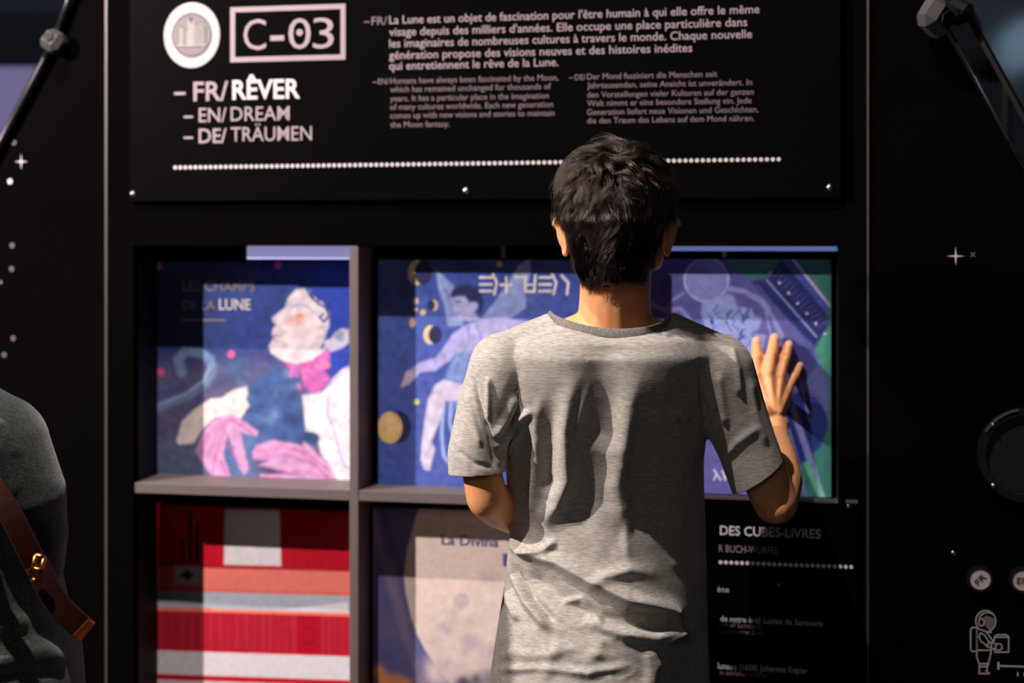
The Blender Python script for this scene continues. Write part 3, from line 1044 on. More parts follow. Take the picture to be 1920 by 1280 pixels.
def book_cube(cell_l, cell_r, t, face_l_px, top_px, bot_px, ref_px, painter, label, side, right_px=None, v_rng=None):
    if right_px is None:
        fl, _ = WALL.at(face_l_px, HZ, t)
        gap = fl - cell_l
        fr = cell_r - gap
    else:
        fr, _ = WALL.at(right_px, HZ, t)
        gap = cell_r - fr
        fl = cell_l + gap
    vt = WALL.at(ref_px, top_px, t)[1]
    vb = WALL.at(ref_px, bot_px, t)[1]
    D = 0.36
    r = empty('book_cube', WALL, 0, 0, 0)
    tag(r, label, 'cube', 'turning book cubes in the rack')
    bm = bmesh.new()
    box(bm, fl, fr, t, t + D, vb, vt, bevel=0.002)
    obj('cube_body', bm, side, r)
    nu, nv = 250, 270
    us = np.linspace(fl + 0.0015, fr - 0.0015, nu)
    vs = np.linspace(vb + 0.0015, vt - 0.0015, nv)
    UU, VV = np.meshgrid(us, vs)
    L = np.stack([UU.ravel(), np.full(UU.size, t - 0.0008), VV.ravel()], 1)
    m = np.array(WALL.m)
    Wd = L @ m[:3, :3].T + m[:3, 3]
    X, Y = proj(Wd)
    C = painter(X, Y)
    if side is not M['cube_side_red']:      # inks greyed and paled, in part a lens veil put into the colour
        lum = C @ np.array([0.2126, 0.7152, 0.0722])
        C = C * 0.84 + lum[:, None] * 0.16 + 0.006
    idx = np.arange(nu * nv).reshape(nv, nu)
    F = np.stack([idx[:-1, :-1], idx[:-1, 1:], idx[1:, 1:], idx[1:, :-1]], -1).reshape(-1, 4)
    # close the print as a thin sheet: rim down to the cube body
    n0 = len(L)
    loop = np.concatenate([idx[0, :], idx[1:, -1], idx[-1, -2::-1], idx[-2:0:-1, 0]])
    L2 = np.concatenate([L, L[loop] + np.array([0, 0.0007, 0])])
    k = len(loop)
    rim = np.stack([loop, n0 + np.arange(k), n0 + (np.arange(k) + 1) % k, np.roll(loop, -1)], -1)
    me = bpy.data.meshes.new('cover')
    me.from_pydata(L2.tolist(), [], np.concatenate([F, rim]).tolist())
    at = me.color_attributes.new('print', 'FLOAT_COLOR', 'POINT')
    CC = np.concatenate([C, C[loop]])
    at.data.foreach_set('color', np.concatenate([CC, np.ones((len(CC), 1))], 1).astype(np.float32).ravel())
    me.materials.append(M['print'])
    me.update()
    o = bpy.data.objects.new('cover', me)
    COL.objects.link(o)
    o.parent = r
    # axle pins above and below
    bm = bmesh.new()
    tube_bm(bm, ((fl + fr) / 2, t + D / 2, vt - 0.01), ((fl + fr) / 2, t + D / 2, (oT if vt > sh_t else sh_b) - 0.0), 0.012)
    obj('axle', bm, M['steel'], r)
    bm = bmesh.new()
    tube_bm(bm, ((fl + fr) / 2, t + D / 2, vb + 0.01), ((fl + fr) / 2, t + D / 2, sh_t if vb > sh_b else oB), 0.012)
    obj('axle', bm, M['steel'], r)
    return r, fl, fr, vb, vt


TL, TR = 0.105, 0.07
c1 = book_cube(oL, d1a, TL, 292, 488, 897, 300, cover_moonfields, 'book cube with a blue cover of a pale face in profile and pink gloved hands', M['cube_side'])
c2 = book_cube(d1b, d2a, TR, 708, 485, 909, 715, cover_angel, 'book cube with a blue cover of a winged figure among crescent moons', M['cube_side'])
c3 = book_cube(d2b, oR, TR, 0, 485, 933, 1540, cover_space, 'book cube with a violet and teal cover, touched by the spread hand', M['cube_side'], right_px=1560)
c4 = book_cube(oL, d1a, TL, 286, 944, 1352, 300, cover_red, 'book cube with red, salmon and white bands and a blank white label', M['cube_side_red'])
c5 = book_cube(d1b, d2a, TR, 698, 949, 1372, 715, cover_moon, 'book cube with a huge pale pink moon on its cover', M['cube_side'])
# printed titles
letter(c1[0], [('LES CHAMPS', 343, 478, 545, 20, 0.002), ], M['badge_grey'], t=TL - 0.001, name='title')
letter(c1[0], [('DE LA', 343, 403, 580, 18, 0.0)], M['badge_grey'], t=TL - 0.001, name='title')
letter(c1[0], [('LUNE', 411, 470, 580, 21, 0.012)], M['ink_white'], t=TL - 0.001, name='title')
bm = bmesh.new()     # too blurred to read in the photograph: a fine ruled line of the same length
strip(bm, [WALL.at(342, 600, TL - 0.001), WALL.at(423, 600, TL - 0.001)], 0.0032, TL - 0.0016, TL - 0.0010)
obj('author_line', bm, M['badge_grey'], c1[0])
M['title_blue'] = mat('slate_blue_ink', (96, 98, 150), 0.6, noise=0.05)
for q in (('La Divina', 828, 934, 1020, 20, 0.004), ('D', 921, 940, 985, 17, 0.0), ('I', 943, 951, 1060, 24, 0.01)):
    letter(c5[0], [q], M['title_blue'], t=TR - 0.001, name='title')

# ------------------------------------------------------------------ legend panel below the right cube
leg = empty('legend_panel', WALL, 0, 0, 0)
tag(leg, 'black legend panel with white text under the teal cube', 'panel')
LT = 0.008
bm = bmesh.new()
la = d2b + 0.001
lb, _ = WALL.at(1608, 1000, -LT)
_, lt = WALL.at(1600, 945, -LT)
box(bm, la, lb, -LT, 0, oB - 0.05, lt, bevel=0.001)
obj('board', bm, M['black_board'], leg)
letter(leg, [('DES CUBES-LIVRES', 1350, 1539, 1002, 18, 0.012)], M['ink_bright'], t=-LT, name='heading')
letter(leg, [('R BUCH-WÜRFEL', 1348, 1460, 1034, 14, 0.0)], M['ink_pink'], t=-LT, name='heading')
dots(leg, WALL, -LT, 1351, 1053.5, 1596, 1062.5, 25, 3.6, M['ink_bright'])
letter(leg, [('ète', 1345, 1367, 1109, 11, 0.0)], M['ink_white'], t=-LT, name='list_text')
letter(leg, [('de notre ère) Lucien de Samosate', 1351, 1543, 1164, 11, 0.004)], M['ink_white'], t=-LT, name='list_text')
letter(leg, [('lunaire (1608) Johannes Kepler', 1346, 1515, 1253, 12, 0.004)], M['ink_white'], t=-LT, name='list_text')
letter(leg, [('cien of Samosata', 1346, 1427, 1174, 9, 0), ('ndert unserer Zeit)', 1346, 1430, 1186, 9, 0)], M['ink_dim'], t=-LT, name='list_text')
letter(leg, [('in astronomia lunar', 1350, 1440, 1264, 9, 0)], M['ink_dim'], t=-LT, name='list_text')
u, v = WALL.at(1460, 1096, -LT)
bm = bmesh.new()
disc(bm, u, v, 0.003, -LT - 0.001, -LT, 12)
obj('ink_dot', bm, M['ink_dim'], leg)
u, v = WALL.at(1591, 949, -LT)
screw(leg, u, v, -LT, 0.0045)
bm = bmesh.new()
ua, va = WALL.at(1586, 941, -LT - 0.004)
box(bm, ua, lb, -LT - 0.004, 0, va - 0.002, va + 0.002)
obj('clip', bm, M['rail'], leg)
# bright rail under the cube
bm = bmesh.new()
_, va = WALL.at(1345, 932, -0.004)
_, vb3 = WALL.at(1545, 939, -0.004)
ra, _ = WALL.at(1545, 935, -0.004)
box(bm, d2b + 0.002, oR - 0.004, -0.004, 0.0, va - 0.003, va + 0.003)
tag(obj('metal_rail', bm, M['rail'], matrix=WALL.m), 'thin bright metal rail under the teal cube', 'rail')

# ------------------------------------------------------------------ right wall: speaker, button panel
spk = empty('loudspeaker', RIGHT, 0, 0, 0)
tag(spk, 'round black loudspeaker with a ring of screws on the right wall', 'loudspeaker')
su, sv = RIGHT.at(1922, 852)
R = 0.078
bm = bmesh.new()
ring(bm, su, sv, R * 0.84, R, -0.010, 0, 64)
obj('bezel', bm, mat('bezel_black_gloss', (30, 29, 30), 0.2, spec=0.6, noise=0.1), spk, smooth=False)
bm = bmesh.new()
disc(bm, su, sv, R * 0.84, -0.003, 0, 48)
obj('grille', bm, M['grille'], spk)
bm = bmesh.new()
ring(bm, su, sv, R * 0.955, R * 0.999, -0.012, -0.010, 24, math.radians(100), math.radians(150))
obj('bezel_glint', bm, M['rail'], spk)  # bright arc imitating a highlight on the upper left of the bezel
for px, py in ((1862, 797), (1863, 911)):
    u, v = RIGHT.at(px, py, -0.010)
    screw(spk, u, v, -0.010, 0.0045)

bp = empty('button_panel', RIGHT, 0, 0, 0)
tag(bp, 'small black control panel with round buttons and an astronaut drawing', 'panel')
BT = 0.006
pa, pt = RIGHT.at(1777, 1030, -BT)
bm = bmesh.new()
box(bm, pa, pa + 0.3, -BT, 0, pt - 0.36, pt, bevel=0.0012)
obj('board', bm, M['black_board'], bp)
u, v = RIGHT.at(1788, 1037, -BT)
screw(bp, u, v, -BT, 0.0042)
for px, py, s, rot in ((1838, 1086, 'FR', 0.8), (1918, 1088, 'EN', 0.0)):
    u, v = RIGHT.at(px, py, -BT - 0.01)
    bm = bmesh.new()
    ring(bm, u, v, 0.0165, 0.0215, -BT - 0.010, -BT, 40)
    b = obj('button', bm, M['steel'], bp)
    bm = bmesh.new()
    disc(bm, u, v, 0.0165, -BT - 0.009, -BT, 32)
    obj('button_cap', bm, M['cap'], b)
    bm = bmesh.new()
    text_bm(bm, s, 0, 0.019, 0, 0.0105, y=-BT - 0.0092, bold=0.0, rot=rot, center=(u, v))
    obj('button_letters', bm, M['dark_ink'], b)

# astronaut pictogram, drawn in ink lines
AX = lambda x, y: RIGHT.at(1620 + x * 300 / 686, 720 + y * 300 / 686, -BT)
bm = bmesh.new()


def ln(pts, w=0.0016, closed=False):
    strip(bm, [AX(*p) for p in pts], w, -BT - 0.0007, -BT, closed)


def arc(cx, cy, rx, ry, a0, a1, n=18):
    return [(cx + rx * math.cos(math.radians(a0 + (a1 - a0) * i / n)), cy + ry * math.sin(math.radians(a0 + (a1 - a0) * i / n))) for i in range(n + 1)]


ln(arc(522, 1015, 43, 45, 130, 430, 30))
ln(arc(503, 1020, 12, 15, 0, 360), closed=False)
ln(arc(530, 1005, 34, 26, 180, 330))
ln([(486, 1046), (500, 1052), (525, 1060), (545, 1064)])
ln([(457, 1050), (464, 1043), (484, 1043), (484, 1145), (464, 1145), (457, 1138)], closed=True)
ln([(484, 1046), (484, 1140), (546, 1140), (546, 1110)])
ln([(500, 1066), (492, 1080), (500, 1100), (528, 1122), (536, 1104), (516, 1074)], closed=True)
ln([(536, 1104), (568, 1114), (560, 1136), (528, 1124)])
ln(arc(577, 1126, 15, 14, -150, 170))
ln([(525, 1062), (545, 1090), (556, 1098), (546, 1108)])
ln([(558, 1100), (560, 1080), (572, 1074), (610, 1074), (620, 1082), (620, 1148), (560, 1148), (560, 1138)])
ln([(560, 1084), (620, 1084)])
ln([(482, 1142), (484, 1172), (494, 1198), (494, 1240), (538, 1240), (522, 1228)])
ln([(546, 1142), (540, 1172), (528, 1206), (526, 1230), (538, 1240)])
ln([(494, 1198), (526, 1198)])
ln([(494, 1210), (526, 1210)])
ln([(538, 1172), (532, 1205)])
ast = obj('astronaut_drawing', bm, M['ink_white'], bp)
bm = bmesh.new()
prism(bm, [AX(*p) for p in ((512, 1000), (528, 992), (560, 1004), (562, 1024), (548, 1050), (538, 1054), (518, 1034))], -BT - 0.0006, -BT)
obj('visor', bm, M['badge_grey'], ast)
bm = bmesh.new()
strip(bm, [AX(576, 1192), AX(576, 1220)], 0.003, -BT - 0.0007, -BT)
strip(bm, [AX(576, 1207), AX(860, 1216)], 0.002, -BT - 0.0007, -BT)
strip(bm, [AX(860, 1200), AX(860, 1228)], 0.003, -BT - 0.0007, -BT)
text_px(bm, RIGHT, '1 M', 1907, 1932, 1267, 8, -BT, 0, bold=0.01)
obj('scale_bar', bm, M['ink_white'], bp)

# ================================================================== people
# ---- surfaces grown from rings and rounded bones, fused into one skin


class Soup:
    def __init__(self):
        self.V, self.F = [], []

    def add(self, V, F):
        o = len(self.V)
        self.V += [tuple(v) for v in V]
        self.F += [tuple(i + o for i in f) for f in F]

    def ball(self, c, r, n=14, m=None):
        """Ellipsoid: r is a number or (rx, ry, rz); m an optional 3x3 rotation."""
        rx, ry, rz = (r, r, r) if not hasattr(r, '__len__') else r
        c = Vector(c)
        V, F = [], []
        K = n * 2
        for i in range(1, n):
            a = math.pi * i / n
            for j in range(K):
                b = 2 * math.pi * j / K
                p = Vector((rx * math.sin(a) * math.cos(b), ry * math.sin(a) * math.sin(b), rz * math.cos(a)))
                V.append(c + (m @ p if m else p))
        t = Vector((0, 0, rz))
        V.append(c + (m @ t if m else t))
        V.append(c - (m @ t if m else t))
        T, Bq = len(V) - 2, len(V) - 1
        for i in range(n - 2):
            for j in range(K):
                F.append((i * K + j, (i + 1) * K + j, (i + 1) * K + (j + 1) % K, i * K + (j + 1) % K))
        for j in range(K):
            F.append((T, j, (j + 1) % K))
            F.append((Bq, (n - 2) * K + (j + 1) % K, (n - 2) * K + j))
        self.add(V, F)

    def bone(self, p, q, r0, r1, n=20):
        p, q = Vector(p), Vector(q)
        d = q - p
        L = d.length
        if L < 1e-6:
            return
        qm = d.to_track_quat('Z', 'Y').to_matrix()
        V, F = [], []
        for k, (z, r) in enumerate(((0, r0), (L, r1))):
            for j in range(n):
                a = 2 * math.pi * j / n
                V.append(p + qm @ Vector((r * math.cos(a), r * math.sin(a), z)))
        for j in range(n):
            F.append((j, (j + 1) % n, n + (j + 1) % n, n + j))
        F.append(tuple(range(n - 1, -1, -1)))
        F.append(tuple(range(n, 2 * n)))
        self.add(V, F)

    def chain(self, pts, rad):
        for i, p in enumerate(pts):
            self.ball(p, rad[i], 10)
            if i:
                self.bone(pts[i - 1], p, rad[i - 1], rad[i])

    def loft(self, rings):
        """rings: lists of the same number of points, bottom to top."""
        n = len(rings[0])
        V = [p for r in rings for p in r]
        F = []
        for i in range(len(rings) - 1):
            for j in range(n):
                F.append((i * n + j, i * n + (j + 1) % n, (i + 1) * n + (j + 1) % n, (i + 1) * n + j))
        F.append(tuple(range(n - 1, -1, -1)))
        F.append(tuple((len(rings) - 1) * n + j for j in range(n)))
        self.add(V, F)

    def skin(self, voxel, smooth=4, factor=0.5):
        me = bpy.data.meshes.new('tmp')
        me.from_pydata(self.V, [], self.F)
        bm = bmesh.new()
        bm.from_mesh(me)
        bmesh.ops.recalc_face_normals(bm, faces=bm.faces)
        bm.to_mesh(me)
        bm.free()
        o = bpy.data.objects.new('tmp', me)
        COL.objects.link(o)
        r = o.modifiers.new('r', 'REMESH')
        r.mode = 'VOXEL'
        r.voxel_size = voxel
        s = o.modifiers.new('s', 'SMOOTH')
        s.iterations = smooth
        s.factor = factor
        dg = bpy.context.evaluated_depsgraph_get()
        out = bpy.data.meshes.new_from_object(o.evaluated_get(dg))
        bpy.data.objects.remove(o)
        bpy.data.meshes.remove(me)
        return out


def mesh_np(me):
    n = len(me.vertices)
    co = np.empty(n * 3)
    me.vertices.foreach_get('co', co)
    no = np.empty(n * 3)
    me.vertices.foreach_get('normal', no)
    return co.reshape(-1, 3), no.reshape(-1, 3)


def sring(cx, cy, z, a, b, e=2.3, n=56):
    out = []
    for j in range(n):
        t = 2 * math.pi * j / n
        c, s = math.cos(t), math.sin(t)
        out.append((cx + a * math.copysign(abs(c) ** (2 / e), c), cy + b * math.copysign(abs(s) ** (2 / e), s), z))
    return out


def turn(px, py):
    """The right side of the trunk turns away from the room, more so towards the hem."""
    return float(smoothstep(1165, 1345, px) * (0.016 * smoothstep(640, 760, py) + 0.052 * smoothstep(930, 1290, py)))


def px_rings(tab, dref=2.12, e=2.3, shrink=0.0, twist=False):
    """tab rows: (py, x_left, x_right, back depth, half thickness); bottom row first."""
    out = []
    for py, xl, xr, yb, b in tab:
        l, r = P(xl, py, dref), P(xr, py, dref)
        out.append(sring((l.x + r.x) / 2, yb + b, l.z, (r.x - l.x) / 2 - shrink, b - shrink, e))
        if twist:
            out[-1] = [(x_, y_ + turn(960 + x_ / dref * FPX, py), z_) for x_, y_, z_ in out[-1]]
    return out


def smoothstep(a, b, x):
    t = np.clip((x - a) / (b - a), 0, 1)
    return t * t * (3 - 2 * t)


def link_mesh(name, me, m, parent=None):
    me.name = name
    me.materials.clear()
    me.materials.append(m)
    me.shade_smooth()
    o = bpy.data.objects.new(name, me)
    COL.objects.link(o)
    if parent is not None:
        o.parent = parent
    return o


def skin_mat(name, rgb, rgb2):
    m = mat(name, rgb, 0.48, spec=0.4, noise=0.10, scale=55, bump=0.12)
    b = m.node_tree.nodes['Principled BSDF']
    b.inputs['Subsurface Weight'].default_value = 0.25
    b.inputs['Subsurface Radius'].default_value = (0.010, 0.004, 0.002)
    b.inputs['Subsurface Scale'].default_value = 0.6
    return m


M['skin'] = skin_mat('skin', (236, 165, 114), None)


def cloth_mat(name, c0, c1, fine, stretch, bump, rough=0.9, sheen=0.2):
    """Knitted cloth: fibre flecks stretched along the rows."""
    m = bpy.data.materials.new(name)
    m.use_nodes = True
    nt = m.node_tree
    b = nt.nodes['Principled BSDF']
    b.inputs['Roughness'].default_value = rough
    b.inputs['Specular IOR Level'].default_value = 0.15
    b.inputs['Sheen Weight'].default_value = sheen
    tc = nt.nodes.new('ShaderNodeTexCoord')
    mp = nt.nodes.new('ShaderNodeMapping')
    mp.inputs['Scale'].default_value = stretch
    nt.links.new(tc.outputs['Object'], mp.inputs['Vector'])
    n1 = nt.nodes.new('ShaderNodeTexNoise')
    n1.inputs['Scale'].default_value = fine
    n1.inputs['Detail'].default_value = 5
    n1.inputs['Roughness'].default_value = 0.65
    nt.links.new(mp.outputs['Vector'], n1.inputs['Vector'])
    cr = nt.nodes.new('ShaderNodeValToRGB')
    cr.color_ramp.elements[0].position = 0.36
    cr.color_ramp.elements[0].color = tuple(lin(c0)) + (1,)
    cr.color_ramp.elements[1].position = 0.64
    cr.color_ramp.elements[1].color = tuple(lin(c1)) + (1,)
    nt.links.new(n1.outputs['Fac'], cr.inputs['Fac'])
    nt.links.new(cr.outputs['Color'], b.inputs['Base Color'])
    bp_ = nt.nodes.new('ShaderNodeBump')
    bp_.inputs['Strength'].default_value = bump
    bp_.inputs['Distance'].default_value = 0.001
    nt.links.new(n1.outputs['Fac'], bp_.inputs['Height'])
    nt.links.new(bp_.outputs['Normal'], b.inputs['Normal'])
    return m


M['tee'] = cloth_mat('heather_grey_jersey', (150, 143, 137), (190, 183, 176), 260, (0.35, 0.35, 2.2), 0.25)
M['fleece'] = cloth_mat('green_grey_fleece', (24, 30, 30), (74, 82, 76), 330, (1, 1, 1), 1.0, 1.0, 0.5)

# ------------------------------------------------------------------ the boy: body
# depth of the touched cube face at the hand
def face_depth(px):
    p0 = WALL.o + WALL.n * (TR - 0.002)
    r = Vector(((px - 960) / FPX, 1.0, 0))
    return (p0.x * WALL.n.x + p0.y * WALL.n.y) / r.dot(WALL.n)


DF = face_depth(1450)
torso_tab = [  # bottom to top
    (1390, 905, 1352, 2.052, 0.118), (1330, 912, 1352, 2.052, 0.118), (1280, 918, 1350, 2.056, 0.116), (1200, 931, 1348, 2.072, 0.112), (1140, 942, 1346, 2.088, 0.108), (1090, 950, 1345, 2.102, 0.104),
    (1040, 955, 1344, 2.112, 0.104), (990, 953, 1342, 2.118, 0.102), (940, 951, 1340, 2.116, 0.104), (880, 945, 1338, 2.106, 0.107), (820, 938, 1342, 2.092, 0.109),
    (760, 930, 1350, 2.083, 0.108), (710, 925, 1355, 2.074, 0.106), (670, 926, 1352, 2.070, 0.102), (640, 948, 1334, 2.080, 0.091), (622, 985, 1304, 2.100, 0.077),
    (608, 1002, 1288, 2.120, 0.064), (594, 1040, 1252, 2.130, 0.056), (580, 1062, 1232, 2.138, 0.052)]
sh_l, sh_r = P(938, 690, 2.165), P(1350, 692, 2.185)
el_l, el_r = P(913, 932, 2.150), P(1454, 940, 2.190)
wr_l, wr_r = P(985, 985, 2.34), P(1452, 797, 2.405)

body = Soup()
body.loft(px_rings(torso_tab[2:], e=2.1, shrink=0.033, twist=True))
# neck and head
nk0, nk1 = P(1152, 610, 2.185), P(1155, 500, 2.172)
body.chain([P(1150, 640, 2.185), nk0, P(1153, 560, 2.178), nk1], [0.052, 0.058, 0.0545, 0.054])
body.bone(nk0, P(1000, 650, 2.175), 0.040, 0.022)
body.bone(nk0, P(1290, 655, 2.180), 0.040, 0.022)
HC = P(1155, 403, 2.165)
yaw = Matrix.Rotation(math.radians(-11), 3, 'Z')
hd = lambda x, y, z: HC + yaw @ Vector((x, y, z))      # head frame: y forward (towards the wall), x right
body.ball(hd(0, 0, 0.010), (0.073, 0.092, 0.088), 20, yaw)
body.ball(hd(0, 0.025, -0.045), (0.061, 0.066, 0.075), 18, yaw)
body.ball(hd(0, 0.058, -0.098), (0.026, 0.022, 0.02), 12, yaw)        # chin
for s in (-1, 1):
    body.bone(hd(s * 0.056, 0.0, -0.055), hd(s * 0.02, 0.056, -0.1), 0.016, 0.014)
    body.ball(hd(s * 0.058, 0.02, -0.055), (0.014, 0.028, 0.03), 12, yaw)
    body.ball(hd(s * 0.04, 0.06, -0.025), (0.022, 0.02, 0.018), 10, yaw)   # cheek
    body.bone(hd(s * 0.012, 0.088, 0.012), hd(s * 0.05, 0.07, 0.012), 0.008, 0.007)  # brow
    body.ball(hd(s * 0.008, 0.099, -0.042), (0.008, 0.009, 0.007), 8, yaw)  # nostril
    # ear: bowl with a rolled rim and a lobe
    er = yaw @ Matrix.Rotation(s * math.radians(14), 3, 'Y') @ Matrix.Rotation(s * math.radians(-40), 3, 'Z')
    ec = hd(s * 0.0815, -0.006, -0.032)
    body.ball(ec, (0.0045, 0.0150, 0.0265), 12, er)
    rim = []
    for k in range(17):
        a = math.radians(135 - 225 * k / 16)
        rim.append(ec + er @ Vector((s * 0.0035, -0.0160 * math.cos(a) * (1.0 if a > 0 else 0.8), 0.0285 * math.sin(a))))
    body.chain(rim, [0.0036] * len(rim))
    body.ball(ec + er @ Vector((s * 0.000, 0.004, -0.0245)), (0.0045, 0.008, 0.008), 8, er)
    body.bone(ec + er @ Vector((0, 0.004, 0)), hd(s * 0.06, 0.012, -0.034), 0.012, 0.018)
body.bone(hd(0, 0.088, 0.008), hd(0, 0.108, -0.036), 0.006, 0.009)      # nose
body.ball(hd(0, 0.084, -0.064), (0.021, 0.010, 0.0045), 10, yaw)         # lips
body.ball(hd(0, 0.083, -0.073), (0.018, 0.010, 0.005), 10, yaw)
# left arm, elbow bent, forearm going forward in front of the belly
body.chain([sh_l, P(903, 800, 2.155), P(903, 880, 2.152), el_l], [0.046, 0.035, 0.030, 0.0315])
body.chain([el_l, el_l.lerp(wr_l, 0.3), el_l.lerp(wr_l, 0.7), wr_l], [0.0315, 0.034, 0.027, 0.022])
# right arm raised to the cube
body.chain([sh_r, sh_r.lerp(el_r, 0.5), el_r], [0.048, 0.040, 0.0345])
body.ball(P(1456, 955, 2.168), (0.021, 0.018, 0.021), 12)
fa = lambda k: el_r.lerp(wr_r, k)
body.chain([el_r, fa(0.25) + Vector((0.006, 0, 0.0)), fa(0.5) + Vector((0.004, 0, 0.0)), fa(0.8), wr_r], [0.035, 0.037, 0.033, 0.025, 0.0225])
body.ball(wr_r, (0.026, 0.019, 0.022), 12)


def hand(soup, wrist, mcps, pips, dips, tips, thumb, rad, rt):
    for i in range(4):
        base = wrist.lerp(mcps[i], 0.22)
        soup.chain([base, wrist.lerp(mcps[i], 0.6), mcps[i]], [0.0125, 0.0122, 0.0108 if i < 3 else 0.0095])
        if i:
            soup.bone(mcps[i - 1].lerp(wrist, 0.25), mcps[i].lerp(wrist, 0.25), 0.0105, 0.0105)
            soup.bone(mcps[i - 1].lerp(wrist, 0.55), mcps[i].lerp(wrist, 0.55), 0.0115, 0.0115)
        r = rad[i]
        soup.chain([mcps[i], mcps[i].lerp(pips[i], 0.5), pips[i], dips[i], tips[i]], [r * 1.06, r * 0.95, r, r * 0.88, r * 0.76])
    soup.chain(thumb, rt)


D0 = DF - 0.010
mc = [P(1419, 706, D0 - 0.036), P(1441, 699, D0 - 0.040), P(1462, 706, D0 - 0.036), P(1479, 724, D0 - 0.030)]
pp = [P(1420, 671, D0 - 0.024), P(1448, 663, D0 - 0.027), P(1471, 674, D0 - 0.024), P(1490, 705, D0 - 0.021)]
dd = [P(1419, 652, D0 - 0.011), P(1451, 645, D0 - 0.012), P(1476, 657, D0 - 0.011), P(1496, 693, D0 - 0.010)]
tt = [P(1418, 639, D0 - 0.002), P(1452, 633, D0 - 0.002), P(1478, 646, D0 - 0.002), P(1499, 685, D0 - 0.001)]
th = [P(1432, 775, D0 - 0.075), P(1410, 752, D0 - 0.050), P(1393, 728, D0 - 0.026), P(1384, 705, D0 - 0.008)]
NAILS = []
for i in range(4):
    r_ = [0.0104, 0.0107, 0.0100, 0.0082][i]
    body.ball(mc[i] + Vector((0, -0.0035, 0)), (r_ * 0.85, r_ * 0.95, r_ * 1.1), 10)      # knuckles
    body.ball(pp[i] + Vector((0, -0.0015, 0)), (r_ * 0.98, r_ * 1.0, r_ * 1.05), 10)
    body.bone(mc[i] + Vector((0, -0.006, 0)), wr_r + Vector((0.004 * (i - 1.5), -0.012, 0.022)), 0.0055, 0.005)  # tendons
    NAILS.append((dd[i], tt[i], r_))
hand(body, wr_r, mc, pp, dd, tt, th, [0.0104, 0.0107, 0.0100, 0.0082], [0.016, 0.0135, 0.0115, 0.0092])
# left hand relaxed before the belly, fingers half curled
fw = (Vector((0.075, 0.07, 0.012))).normalized()
sd = Vector((0, 0, 1))
mc = [wr_l + fw * (0.075 - 0.004 * abs(i - 1)) + sd * (0.03 - 0.019 * i) for i in range(4)]
cu = Vector((0.05, -0.06, -0.005)).normalized()
pp = [m_ + fw * 0.034 for m_ in mc]
dd = [m_ + (fw * 0.6 + cu * 0.5).normalized() * 0.022 for m_ in pp]
tt = [m_ + (fw * 0.2 + cu).normalized() * 0.016 for m_ in dd]
th = [wr_l + fw * 0.02 + sd * 0.02, wr_l + fw * 0.045 + sd * 0.045, wr_l + fw * 0.07 + sd * 0.057, wr_l + fw * 0.09 + sd * 0.06]
hand(body, wr_l, mc, pp, dd, tt, th, [0.0086, 0.009, 0.0086, 0.0072], [0.014, 0.0125, 0.0105, 0.0085])
# legs and feet under the clothes
hipz = 0.86
for s in (-1, 1):
    cx = P(1135, 1280, 2.16).x + s * 0.085
    body.chain([(cx - s * 0.025, 2.212, hipz), (cx - s * 0.017, 2.212, 0.74), (cx + s * 0.006, 2.16, 0.46), (cx + s * 0.012, 2.18, 0.09)], [0.060, 0.060, 0.050, 0.036])
    body.bone((cx + s * 0.012, 2.18, 0.06), (cx + s * 0.03, 2.30, 0.045), 0.035, 0.026)
me = body.skin(0.0028, 5, 0.5)
person = link_mesh('person', me, M['skin'])
tag(person, 'dark haired person in a grey t-shirt, back turned, right hand spread on the cube', 'person')
for s in (-1, 1):
    bm = bmesh.new()
    bmesh.ops.create_uvsphere(bm, u_segments=18, v_segments=12, radius=0.0115, matrix=Matrix.Translation(hd(s * 0.031, 0.074, -0.004)))
    obj('eye', bm, M['eye'], person, smooth=True)

M['nail'] = mat('fingernail', (240, 180, 150), 0.25, spec=0.5, noise=0.03)
for a_, b_, r_ in NAILS:
    ax = (b_ - a_).normalized()
    out_ = Vector((0, -1, 0)) - ax * ax.dot(Vector((0, -1, 0)))
    out_.normalize()
    sdv = ax.cross(out_)
    m_ = Matrix((sdv, out_, ax)).transposed().to_4x4()
    m_.translation = a_.lerp(b_, 0.78) + out_ * r_ * 0.74
    bm = bmesh.new()
    bmesh.ops.create_uvsphere(bm, u_segments=16, v_segments=10, radius=1.0, matrix=m_ @ Matrix.Diagonal((r_ * 0.58, 0.0016, r_ * 0.72, 1)))
    obj('fingernail', bm, M['nail'], person, smooth=True)

# ------------------------------------------------------------------ the t-shirt
shirt = Soup()
shirt.loft(px_rings(torso_tab, e=2.1, twist=True))
shirt.bone(P(1120, 612, 2.18), P(946, 688, 2.165), 0.048, 0.052)
shirt.bone(P(1180, 612, 2.18), P(1340, 688, 2.178), 0.048, 0.052)
hem_l, hem_r = P(895, 884, 2.150), P(1420, 893, 2.180)
s2 = lambda v: (v, v, v)
shirt.chain([P(945, 688, 2.160), P(913, 770, 2.155), P(893, 850, 2.150), hem_l + (hem_l - P(893, 850, 2.150)) * 1.2], [0.054, 0.0465, 0.0440, 0.0450])
shirt.chain([P(1347, 692, 2.178), P(1370, 760, 2.182), P(1402, 840, 2.182), hem_r + (hem_r - P(1402, 840, 2.182)) * 1.0], [0.055, 0.052, 0.0465, 0.0445])
me = shirt.skin(0.0040, 7, 0.5)
